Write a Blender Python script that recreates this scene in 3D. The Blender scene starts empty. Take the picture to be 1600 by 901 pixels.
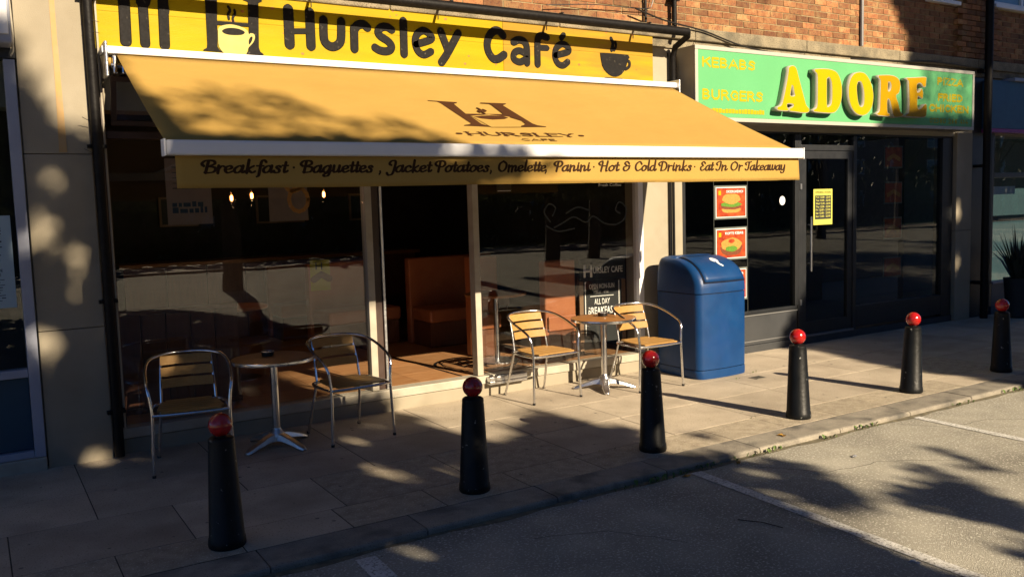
import bpy, bmesh, math, random
from mathutils import Vector, Matrix
random.seed(7)
C = bpy.context.scene.collection
scene = bpy.context.scene
PI = math.pi
# ---------------------------------------------------------------- camera
cam_d = bpy.data.cameras.new('camera'); cam = bpy.data.objects.new('camera', cam_d); C.objects.link(cam)
_y, _p, _r = 0.554, -0.09355, -0.0297
cam_f = Vector((math.sin(_y)*math.cos(_p), math.cos(_y)*math.cos(_p), math.sin(_p)))
_rt = Vector((math.cos(_y), -math.sin(_y), 0)); _up = _rt.cross(cam_f)
cr, sr = math.cos(_r), math.sin(_r)
R0 = cr*_rt + sr*_up; U0_ = -sr*_rt + cr*_up
cam.matrix_world = Matrix(((R0.x, U0_.x, -cam_f.x, 0), (R0.y, U0_.y, -cam_f.y, -7.3458), (R0.z, U0_.z, -cam_f.z, 1.8379), (0, 0, 0, 1)))
cam_d.sensor_width = 36; cam_d.lens = 1364.97/1600*36; cam_d.clip_start = .05; cam_d.clip_end = 600
scene.camera = cam
# ---------------------------------------------------------------- light
SX, SZ = .17, .525                                  # towards the sun: (SX, -1, SZ)
w = bpy.data.worlds.new('World'); scene.world = w; w.use_nodes = True
nt = w.node_tree; bg = nt.nodes['Background']
sky = nt.nodes.new('ShaderNodeTexSky'); sky.sky_type = 'NISHITA'; sky.sun_disc = False
sky.sun_elevation = math.atan2(SZ, math.hypot(SX, 1)); sky.sun_rotation = math.atan2(SX, -1)
sky.air_density = .42; sky.dust_density = 0; sky.ozone_density = 6.0
nt.links.new(sky.outputs[0], bg.inputs[0]); bg.inputs[1].default_value = .05
sd = bpy.data.lights.new('sun', 'SUN'); sun = bpy.data.objects.new('sun', sd); C.objects.link(sun)
sd.energy = 5.0; sd.angle = math.radians(.53); sd.color = (1, .83, .6)
sun.rotation_euler = Vector((SX, -1, SZ)).to_track_quat('Z', 'Y').to_euler(); sun.location = (0, -10, 12)
scene.view_settings.view_transform = 'Standard'; scene.view_settings.look = 'None'
scene.view_settings.exposure = 1.17; scene.view_settings.gamma = 1
scene.cycles.use_denoising = True
# ---------------------------------------------------------------- helpers
class MB:
    def __init__(s): s.v = []; s.f = []; s.m = []; s.cur = 0
    def add(s, vs, fs):
        b = len(s.v); s.v += [tuple(v) for v in vs]
        for f in fs: s.f.append([b+i for i in f]); s.m.append(s.cur)
        return s
    def box(s, x0, x1, y0, y1, z0, z1):
        return s.add([(x, y, z) for x in (x0, x1) for y in (y0, y1) for z in (z0, z1)],
                     [(0,1,3,2),(4,6,7,5),(0,4,5,1),(2,3,7,6),(0,2,6,4),(1,5,7,3)])
    def tube(s, pts, r, n=8, cap=True):
        pts = [Vector(p) for p in pts]; rs = r if isinstance(r, (list, tuple)) else [r]*len(pts)
        t0 = (pts[1]-pts[0]).normalized(); nrm = t0.orthogonal().normalized(); vs = []; fs = []
        for i, p in enumerate(pts):
            t = (pts[min(i+1, len(pts)-1)]-pts[max(i-1, 0)]).normalized()
            nrm = (nrm - t*nrm.dot(t)).normalized(); bi = t.cross(nrm)
            for k in range(n):
                a = 2*PI*k/n; vs.append(p+(nrm*math.cos(a)+bi*math.sin(a))*rs[i])
        for i in range(len(pts)-1):
            for k in range(n):
                fs.append((i*n+k, i*n+(k+1)%n, (i+1)*n+(k+1)%n, (i+1)*n+k))
        if cap: fs.append(tuple(range(n))[::-1]); fs.append(tuple((len(pts)-1)*n+k for k in range(n)))
        return s.add(vs, fs)
    def lathe(s, prof, n=24, c=(0,0,0), cap=True):
        vs = []; fs = []
        for r, z in prof:
            for k in range(n):
                a = 2*PI*k/n; vs.append((c[0]+r*math.cos(a), c[1]+r*math.sin(a), c[2]+z))
        for i in range(len(prof)-1):
            for k in range(n): fs.append((i*n+k, i*n+(k+1)%n, (i+1)*n+(k+1)%n, (i+1)*n+k))
        if cap: fs.append(tuple(range(n))[::-1]); fs.append(tuple((len(prof)-1)*n+k for k in range(n)))
        return s.add(vs, fs)
    def build(s, name, mat, parent=None, smooth=False, bevel=0, loc=None, seg=2):
        me = bpy.data.meshes.new(name); me.from_pydata(s.v, [], s.f)
        mats = mat if isinstance(mat, (list, tuple)) else [mat]
        for m in mats: me.materials.append(m)
        if len(mats) > 1: me.polygons.foreach_set('material_index', s.m)
        bm = bmesh.new(); bm.from_mesh(me); bmesh.ops.recalc_face_normals(bm, faces=bm.faces); bm.to_mesh(me); bm.free()
        if smooth:
            me.polygons.foreach_set('use_smooth', [True]*len(me.polygons))
            try: me.set_sharp_from_angle(angle=math.radians(38))
            except Exception: pass
        o = link(name, me, parent)
        if loc: o.location = loc
        if bevel:
            b = o.modifiers.new('bevel', 'BEVEL'); b.width = bevel; b.segments = seg; b.limit_method = 'ANGLE'; b.angle_limit = math.radians(40)
        return o
def link(name, me, parent=None):
    o = bpy.data.objects.new(name, me); C.objects.link(o)
    if parent: o.parent = parent
    return o
def thing(name, label, cat, loc=(0,0,0), rz=0, group=None):
    o = bpy.data.objects.new(name, None); C.objects.link(o); o.location = loc; o.rotation_euler.z = rz
    o.empty_display_size = .1
    return tag(o, label, cat, group)
def tag(o, label, cat, group=None):
    o['label'] = label; o['category'] = cat
    if group: o['group'] = group
    return o
def kind(o, k='structure'): o['kind'] = k; return o
def dup(root, loc, rz, label):
    def cp(o, par):
        c = o.copy(); C.objects.link(c); c.parent = par
        for ch in kids[o.name]: cp(ch, c)
        return c
    kids = {}
    allo = [root]; i = 0
    while i < len(allo):
        kids[allo[i].name] = list(allo[i].children); allo += kids[allo[i].name]; i += 1
    r = cp(root, None); r.location = loc; r.rotation_euler.z = rz; r['label'] = label
    return r
def smooth_path(pts, n=6, closed=False):
    P = [Vector(p) if len(p) == 3 else Vector((p[0], p[1], 0)) for p in pts]; out = []
    if len(P) < 3: return P
    for i in range(len(P)-1):
        p0 = P[max(i-1, 0)]; p1 = P[i]; p2 = P[i+1]; p3 = P[min(i+2, len(P)-1)]
        for k in range(n):
            t = k/n
            out.append(.5*((2*p1)+(p2-p0)*t+(2*p0-5*p1+4*p2-p3)*t*t+(3*p1-p0-3*p2+p3)*t**3))
    out.append(P[-1]); return out
# ---------------------------------------------------------------- materials
def mat(name, c1, c2=None, rough=.6, metal=0, scale=6, bump=0, bscale=60, speck=None, sscale=200, samt=.3, spec=.5, coat=0, stretch=(1,1,1), rnd=0, dist=.02, contrast=(.3,.7), stain=None, tscale=2.0):
    m = bpy.data.materials.new(name); m.use_nodes = True; N = m.node_tree.nodes; L = m.node_tree.links
    b = N['Principled BSDF']; b.inputs['Roughness'].default_value = rough; b.inputs['Metallic'].default_value = metal
    b.inputs['Specular IOR Level'].default_value = spec
    if coat: b.inputs['Coat Weight'].default_value = coat; b.inputs['Coat Roughness'].default_value = .08
    tc = N.new('ShaderNodeTexCoord'); g = N.new('ShaderNodeNewGeometry')
    mp = N.new('ShaderNodeMapping'); L.new(g.outputs['Position'], mp.inputs[0]); mp.inputs['Scale'].default_value = stretch
    kk = 1 if metal else .6
    c1 = tuple(v*kk for v in c1); c2 = None if c2 is None else tuple(v*kk for v in c2); stain = None if stain is None else tuple(v*kk for v in stain); speck = None if speck is None else tuple(v*kk for v in speck)
    def noise(sc, det=4):
        n = N.new('ShaderNodeTexNoise'); n.inputs['Scale'].default_value = sc; n.inputs['Detail'].default_value = det
        L.new(mp.outputs[0], n.inputs['Vector']); return n
    def ramp(src, a, b_):
        r = N.new('ShaderNodeMapRange'); r.inputs[1].default_value = a; r.inputs[2].default_value = b_; L.new(src, r.inputs[0]); return r.outputs[0]
    def mix(f, a, b_):
        x = N.new('ShaderNodeMix'); x.data_type = 'RGBA'
        if isinstance(f, float): x.inputs[0].default_value = f
        else: L.new(f, x.inputs[0])
        for i, v in ((6, a), (7, b_)):
            if isinstance(v, tuple): x.inputs[i].default_value = (*v[:3], 1)
            else: L.new(v, x.inputs[i])
        return x.outputs[2]
    col = tuple(c1)
    if c2 is not None: col = mix(ramp(noise(scale, 6).outputs[0], *contrast), tuple(c1), tuple(c2))
    if stain is not None: col = mix(ramp(noise(tscale, 5).outputs[0], .5, .72), col, tuple(stain))
    if speck is not None: col = mix(ramp(noise(sscale, 2).outputs[0], 1-samt-.08, 1-samt+.04), col, tuple(speck))
    if rnd:
        oi = N.new('ShaderNodeObjectInfo'); at = N.new('ShaderNodeAttribute'); at.attribute_name = 'rnd'
        ad = N.new('ShaderNodeMath'); ad.operation = 'ADD'; L.new(oi.outputs['Random'], ad.inputs[0]); L.new(at.outputs['Fac'], ad.inputs[1])
        fr = N.new('ShaderNodeMath'); fr.operation = 'FRACT'; L.new(ad.outputs[0], fr.inputs[0])
        mr = N.new('ShaderNodeMapRange'); L.new(fr.outputs[0], mr.inputs[0]); mr.inputs[3].default_value = 1-rnd; mr.inputs[4].default_value = 1+rnd
        hs = N.new('ShaderNodeHueSaturation'); L.new(mr.outputs[0], hs.inputs['Value'])
        if isinstance(col, tuple): hs.inputs['Color'].default_value = (*col[:3], 1)
        else: L.new(col, hs.inputs['Color'])
        col = hs.outputs[0]
    if isinstance(col, tuple): b.inputs['Base Color'].default_value = (*col[:3], 1)
    else: L.new(col, b.inputs['Base Color'])
    if rough < .99 and bump >= 0:
        rn = N.new('ShaderNodeMapRange'); L.new(noise(scale*2.3, 4).outputs[0], rn.inputs[0]); rn.inputs[3].default_value = max(0, rough-.1); rn.inputs[4].default_value = min(1, rough+.12)
        L.new(rn.outputs[0], b.inputs['Roughness'])
    if bump > 0:
        bn = N.new('ShaderNodeBump'); bn.inputs['Strength'].default_value = bump; bn.inputs['Distance'].default_value = dist
        L.new(noise(bscale, 6).outputs[0], bn.inputs['Height']); L.new(bn.outputs[0], b.inputs['Normal'])
    return m
def glass_mat(name, tint=(.9,.92,.92), ior=1.6):
    m = bpy.data.materials.new(name); m.use_nodes = True; N = m.node_tree.nodes; L = m.node_tree.links
    N.remove(N['Principled BSDF']); o = N['Material Output']
    t = N.new('ShaderNodeBsdfTransparent'); t.inputs[0].default_value = (*tint, 1)
    g = N.new('ShaderNodeBsdfGlossy'); g.inputs['Roughness'].default_value = 0
    geo = N.new('ShaderNodeNewGeometry'); dp = N.new('ShaderNodeVectorMath'); dp.operation = 'DOT_PRODUCT'; L.new(geo.outputs['Normal'], dp.inputs[0]); L.new(geo.outputs['Incoming'], dp.inputs[1])
    def mth(op, a, b_=None):
        q = N.new('ShaderNodeMath'); q.operation = op
        for k_, v in enumerate((a, b_)):
            if v is None: continue
            if isinstance(v, (int, float)): q.inputs[k_].default_value = v
            else: L.new(v, q.inputs[k_])
        return q.outputs[0]
    f0 = ((ior-1)/(ior+1))**2; fr_ = mth('ADD', mth('MULTIPLY', mth('POWER', mth('SUBTRACT', 1.0, mth('ABSOLUTE', dp.outputs['Value'])), 5.0), 1-f0), f0)
    x = N.new('ShaderNodeMixShader')
    nz = N.new('ShaderNodeTexNoise'); nz.inputs['Scale'].default_value = .8; L.new(geo.outputs['Position'], nz.inputs['Vector'])
    bp_ = N.new('ShaderNodeBump'); bp_.inputs['Strength'].default_value = .05; bp_.inputs['Distance'].default_value = .02; L.new(nz.outputs[0], bp_.inputs['Height']); L.new(bp_.outputs[0], g.inputs['Normal'])
    L.new(fr_, x.inputs[0]); L.new(t.outputs[0], x.inputs[1]); L.new(g.outputs[0], x.inputs[2]); L.new(x.outputs[0], o.inputs[0]); return m
def emit(name, c, s):
    m = bpy.data.materials.new(name); m.use_nodes = True; b = m.node_tree.nodes['Principled BSDF']
    b.inputs['Base Color'].default_value = (*c, 1); b.inputs['Emission Color'].default_value = (*c, 1); b.inputs['Emission Strength'].default_value = s; return m
M = {}
M['slab'] = mat('paving_stone', (.62,.52,.385), (.78,.66,.50), .85, scale=3.5, bump=.45, bscale=90, speck=(.34,.28,.2), sscale=80, samt=.33, rnd=.12, stain=(.46,.38,.28), tscale=1.3)
M['grit'] = mat('gritty_paving', (.52,.43,.31), (.78,.66,.48), .9, scale=12, bump=.9, bscale=130, speck=(1.1,1.0,.8), sscale=75, samt=.33, rnd=.08)
M['joint'] = mat('joint_sand', (.05,.045,.03), (.13,.11,.075), .95, scale=3, bump=.5)
M['kerb'] = mat('kerb_concrete', (.34,.30,.24), (.48,.43,.34), .85, scale=9, bump=.5, bscale=80, speck=(.14,.12,.1), sscale=140, samt=.33, rnd=.1, stain=(.14,.13,.11), tscale=4)
M['asphalt'] = mat('asphalt', (.46,.43,.35), (.72,.67,.54), .9, scale=2.2, bump=1.0, bscale=150, speck=(1.05,1.0,.85), sscale=70, samt=.36, stain=(.38,.35,.28), tscale=.9, dist=.015)
M['mark'] = mat('worn_road_paint', (1.1,1.08,1.02), (.85,.82,.74), .75, scale=14, bump=.5, bscale=150, speck=(.4,.38,.32), sscale=60, samt=.40)
M['ground'] = mat('ground', (.11,.11,.09), (.15,.14,.12), .95)
M['conc'] = mat('cream_render', (.43,.37,.265), (.49,.43,.32), .85, scale=2.5, bump=.12, bscale=140, stain=(.36,.31,.22), tscale=1.6)
M['cream'] = mat('cream_paint', (.48,.42,.30), (.52,.46,.345), .6, scale=3, bump=.06, bscale=90, stain=(.43,.37,.26), tscale=2.5)
M['coping'] = mat('weathered_coping', (.30,.25,.16), (.48,.40,.26), .9, scale=7, bump=.6, bscale=70, speck=(.12,.10,.07), sscale=80, samt=.36, stain=(.12,.11,.08), tscale=3)
M['brick'] = mat('brick_face', (.31,.105,.035), (.44,.21,.08), .88, scale=16, bump=.6, bscale=110, speck=(.2,.08,.05), sscale=60, samt=.36, rnd=.42, dist=.008, stain=(.52,.33,.14), tscale=6)
M['mortar'] = mat('mortar', (.50,.39,.2), (.58,.46,.25), .95, bump=.5, scale=20)
M['blackpipe'] = mat('black_pipe_paint', (.008,.007,.007), (.016,.014,.013), .5, scale=20, spec=.15, bump=.1)
M['black'] = mat('black_paint', (.012,.012,.012), (.02,.02,.02), .35, scale=9)
M['bollard'] = mat('bollard_black', (.004,.005,.006), (.009,.010,.011), .45, spec=.22, scale=8, bump=.2, bscale=35, speck=(.5,.5,.47), sscale=32, samt=.23, dist=.01)
M['red'] = mat('red_gloss', (.62,.018,.014), (.5,.012,.01), .2, scale=9, coat=.5, bump=.03)
M['alu'] = mat('brushed_aluminium', (.75,.75,.76), (.62,.62,.63), .2, metal=1, scale=30)
M['alu_dull'] = mat('cast_aluminium', (.68,.68,.68), (.5,.5,.5), .33, metal=1, scale=15, bump=.1)
M['chairwood'] = mat('varnished_slat_wood', (.50,.26,.07), (.60,.35,.11), .5, scale=9, stretch=(2,14,14), bump=.06, spec=.2, rnd=.08)
M['tablewood'] = mat('table_top_wood', (.46,.19,.055), (.62,.29,.09), .4, scale=10, stretch=(2,16,4), bump=.05, spec=.3)
M['signwood'] = mat('yellow_stained_board', (.56,.385,.004), (.62,.46,.008), .5, scale=2.4, stretch=(.7,1,5), bump=.12, bscale=40, stain=(.56,.37,.01), tscale=1.6, spec=.08)
M['signorange'] = mat('orange_stained_board', (.52,.29,.035), (.56,.35,.04), .5, scale=2.4, stretch=(.7,1,5), bump=.12, bscale=40, stain=(.56,.46,.01), tscale=1.2, spec=.08)
M['knot'] = mat('wood_knot', (.45,.13,.01), (.6,.22,.02), .6)
M['mug'] = mat('mug_outline_paint', (.62,.5,.08), None, .5)
M['ink'] = mat('sign_black_paint', (.007,.006,.006), (.014,.011,.01), .7, scale=24, speck=(.12,.1,.07), sscale=30, samt=.26, spec=.2)
M['fabric'] = mat('awning_canvas', (.585,.365,.09), (.62,.39,.10), .9, scale=1.6, bump=.35, bscale=2.2, dist=.06, spec=.15)
M['inkbrown'] = mat('awning_print_brown', (.09,.035,.012), None, .9, spec=.1)
M['inkdark'] = mat('valance_print_black', (.06,.03,.014), None, .9, spec=.1)
M['white'] = mat('white_powder_coat', (1.28,1.28,1.3), (1.2,1.2,1.22), .35, scale=5)
M['offwhite'] = mat('aged_white_frame', (.66,.60,.48), (.54,.48,.37), .5, scale=8, bump=.1)
M['brownframe'] = mat('dark_brown_frame', (.085,.045,.03), (.06,.03,.02), .45)
M['green'] = mat('mint_sign_panel', (.17,.56,.235), (.18,.59,.25), .4, scale=2, spec=.15)
M['yellowface'] = mat('yellow_letter_acrylic', (.58,.50,.0), None, .4, spec=.12)
M['yelloworange'] = mat('orange_letter_acrylic', (.58,.33,.0), None, .4, spec=.12)
M['letterside'] = mat('letter_side_white', (.62,.58,.46), (.56,.52,.42), .5)
M['yprint'] = mat('yellow_print', (.62,.50,.01), None, .5, spec=.12)
M['signbox'] = mat('sign_box_metal', (.42,.37,.29), (.38,.33,.25), .5)
M['signedge'] = mat('sign_edge_trim', (.62,.60,.52), None, .4)
M['anthracite'] = mat('anthracite_aluminium', (.018,.02,.023), (.026,.028,.031), .4, scale=5)
M['riser'] = mat('grey_stall_riser', (.05,.053,.057), (.07,.073,.078), .5, scale=3, bump=.05)
M['riserline'] = mat('grey_trim', (.26,.26,.26), None, .4)
M['bin'] = mat('blue_bin_plastic', (.003,.05,.19), (.006,.068,.235), .42, spec=.35, scale=5, bump=.08, bscale=90, stain=(.006,.06,.24), tscale=4, speck=(.05,.14,.36), sscale=60, samt=.2)
M['binline'] = mat('bin_shadow_gap', (.004,.01,.04), None, .6)
M['glass'] = glass_mat('shop_glass', (.92,.93,.93), ior=1.56)
M['dglass'] = glass_mat('tinted_shop_glass', (.78,.82,.83), 1.5)
M['tile'] = mat('terracotta_wood_tile', (.50,.22,.08), (.66,.36,.16), .45, scale=5, stretch=(1,5,1), rnd=.16, bump=.05)
M['tilejoint'] = mat('tile_grout', (.28,.12,.05), None, .9)
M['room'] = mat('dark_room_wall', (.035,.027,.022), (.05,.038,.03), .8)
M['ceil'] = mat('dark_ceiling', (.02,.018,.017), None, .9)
M['booth'] = mat('orange_leather_booth', (.50,.16,.055), (.60,.21,.08), .5, scale=6)
M['darkwood'] = mat('dark_wood', (.16,.055,.022), (.24,.085,.035), .45, scale=6, stretch=(6,6,1))
M['teal'] = mat('teal_sky_reflection', (.015,.06,.08), (.02,.08,.10), .7)  # teal given to the room in place of sky reflected in its glass
M['bluesign'] = mat('navy_blue_fascia', (.006,.10,.22), (.01,.12,.25), .5)
M['magenta'] = mat('magenta_strip', (.35,.03,.3), None, .5)
M['bluepanel'] = mat('blue_stall_panel', (.012,.07,.13), (.016,.085,.15), .5)
M['paleframe'] = mat('pale_grey_frame', (.45,.48,.6), (.52,.56,.68), .45, scale=5)
M['paper'] = mat('pale_notice_paper', (.46,.62,.72), (.52,.68,.76), .7)
M['papertext'] = mat('notice_print', (.03,.06,.1), None, .8)
M['pinkpaper'] = mat('warm_poster_paper', (.36,.24,.18), (.42,.28,.2), .7)
M['chalk'] = mat('chalk_white', (1.3,1.28,1.2), None, .9)
M['chalkdim'] = mat('faded_glass_print', (.05,.06,.06), None, .9)
M['board'] = mat('chalkboard_black', (.018,.02,.019), None, .6)
M['boardframe'] = mat('chalkboard_wood_frame', (.3,.17,.08), (.36,.2,.1), .5)
M['yellowpaper'] = mat('yellow_hours_paper', (.78,.74,.12), None, .6)
M['leaf'] = mat('tree_leaf', (.055,.10,.02), (.10,.15,.03), .55, scale=1.2, rnd=.3)
M['leafplant'] = mat('spiky_plant_leaf', (.03,.05,.03), (.06,.06,.05), .5)
M['bark'] = mat('bark', (.09,.07,.05), (.14,.11,.08), .9, scale=14, bump=.8)
M['weed'] = mat('kerb_weed', (.10,.19,.03), (.16,.24,.04), .7)
M['dryleaf'] = mat('yellow_fallen_leaf', (.62,.36,.06), (.5,.24,.04), .7)
M['litter'] = mat('litter_paper', (.65,.65,.7), None, .8)
M['bulb'] = emit('glowing_filament', (1,.36,.08), 9)
M['lamp'] = emit('round_ceiling_lamp', (1,.85,.5), 1.6)
M['bwin'] = mat('window_blue', (.16,.33,.47), (.2,.4,.55), .2)
M['farbrick'] = mat('far_wall_render', (.24,.17,.12), (.3,.22,.16), .9)
M['orangeprint'] = mat('burger_poster_red', (.36,.03,.008), (.75,.12,.02), .4, scale=16)
M['bun'] = mat('bun_print', (.75,.27,.04), (.85,.4,.08), .5, scale=60); M['lettuce'] = mat('lettuce_print', (.2,.42,.03), (.06,.2,.01), .5, scale=90)
M['patty'] = mat('patty_print', (.16,.04,.01), (.3,.08,.02), .5, scale=80)
M['clear'] = mat('poster_holder_plastic', (.2,.22,.2), None, .3)
M['pot'] = mat('dark_planter', (.02,.03,.04), None, .6)
M['rust'] = mat('rust_run', (.66,.40,.14), (.6,.42,.22), .8, scale=8)
# ---------------------------------------------------------------- lettering
def curve_mesh(rings, depth=0.004, bev=0):
    cu = bpy.data.curves.new('tmp', 'CURVE'); cu.dimensions = '2D'; cu.fill_mode = 'BOTH'; cu.extrude = depth; cu.bevel_depth = bev; cu.bevel_resolution = 1
    for r in rings:
        s = cu.splines.new('POLY'); s.points.add(len(r)-1); s.use_cyclic_u = True
        for p, q in zip(s.points, r): p.co = (q[0], q[1], 0, 1)
    o = bpy.data.objects.new('tmp', cu); C.objects.link(o); dg = bpy.context.evaluated_depsgraph_get()
    me = bpy.data.meshes.new_from_object(o.evaluated_get(dg)); bpy.data.objects.remove(o); bpy.data.curves.remove(cu); return me
def round_ring(r, n=4): return [tuple(p)[:2] for p in smooth_path(list(r)+[r[0]], n)[:-1]]
def on_plane(me, origin, ex, ey):
    ex = Vector(ex).normalized(); ey = Vector(ey).normalized(); nz = ex.cross(ey)
    me.transform(Matrix(((ex.x, ey.x, nz.x, origin[0]), (ex.y, ey.y, nz.y, origin[1]), (ex.z, ey.z, nz.z, origin[2]), (0,0,0,1)))); return me
def text_mesh(s, size, bold=0, depth=.002, shear=0, align='LEFT', space=1.0):
    cu = bpy.data.curves.new('tmp', 'FONT'); cu.body = s; cu.size = size; cu.offset = bold; cu.extrude = depth; cu.shear = shear; cu.align_x = align; cu.space_character = space; cu.resolution_u = 3
    o = bpy.data.objects.new('tmp', cu); C.objects.link(o); dg = bpy.context.evaluated_depsgraph_get()
    me = bpy.data.meshes.new_from_object(o.evaluated_get(dg)); bpy.data.objects.remove(o); bpy.data.curves.remove(cu); return me
def fit_text(s, x0, x1, z0, z1, y, name, mt, parent, bold=.0, depth=.002):
    me = text_mesh(s, 1, bold=bold, depth=0.0)
    xs = [v.co.x for v in me.vertices]; ys = [v.co.y for v in me.vertices]
    a, b_, c_, d = min(xs), max(xs), min(ys), max(ys)
    bm = bmesh.new(); bm.from_mesh(me)
    for v in bm.verts: v.co = Vector((x0+(v.co.x-a)/(b_-a)*(x1-x0), y, z0+(v.co.y-c_)/(d-c_)*(z1-z0)))
    r = bmesh.ops.extrude_face_region(bm, geom=list(bm.faces))
    for g in r['geom']:
        if isinstance(g, bmesh.types.BMVert): g.co.y -= depth
    bmesh.ops.recalc_face_normals(bm, faces=bm.faces); bm.to_mesh(me); bm.free()
    me.materials.clear(); me.materials.append(mt); return link(name, me, parent)
def ribbon(mb, pts2, width, th, place, lift=0, nib=None):
    """flat-topped stroke: pts2 in plane coordinates, place(u, v, n) -> world"""
    P = [Vector((p[0], p[1])) for p in pts2]; n = len(P)
    if n < 2: return
    ext = width*.5 if nib is None else width*.12
    P[0] = P[0]-(P[1]-P[0]).normalized()*0; vs = []
    caps = []
    def wd(t):
        if nib is None: return width
        lo, ang = nib; d = abs(t.x*math.sin(ang)-t.y*math.cos(ang)); return width*(lo+(1-lo)*d)
    sec = []
    for i in range(n):
        t = (P[min(i+1, n-1)]-P[max(i-1, 0)]).normalized(); sec.append((P[i], t, wd(t)))
    ct, st = sec[0][1], sec[-1][1]
    pre = [(P[0]-ct*sec[0][2]*.5*math.sin(a), ct, sec[0][2]*math.cos(a)) for a in (1.35, .8, .4)]
    post = [(P[-1]+st*sec[-1][2]*.5*math.sin(a), st, sec[-1][2]*math.cos(a)) for a in (.4, .8, 1.35)]
    sec = pre+sec+post
    for p, t, w_ in sec:
        nn = Vector((-t.y, t.x))
        for k, (o, h) in enumerate(((-1, 0), (-.86, 1), (.86, 1), (1, 0))):
            q = p+nn*(o*w_*.5); vs.append(place(q.x, q.y, lift*(1 if h else 0)+h*th))
    fs = []
    for i in range(len(sec)-1):
        for k in range(3): fs.append((i*4+k, i*4+k+1, (i+1)*4+k+1, (i+1)*4+k))
    fs.append((0,1,2,3)); e = (len(sec)-1)*4; fs.append((e, e+3, e+2, e+1)); mb.add(vs, fs)
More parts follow.
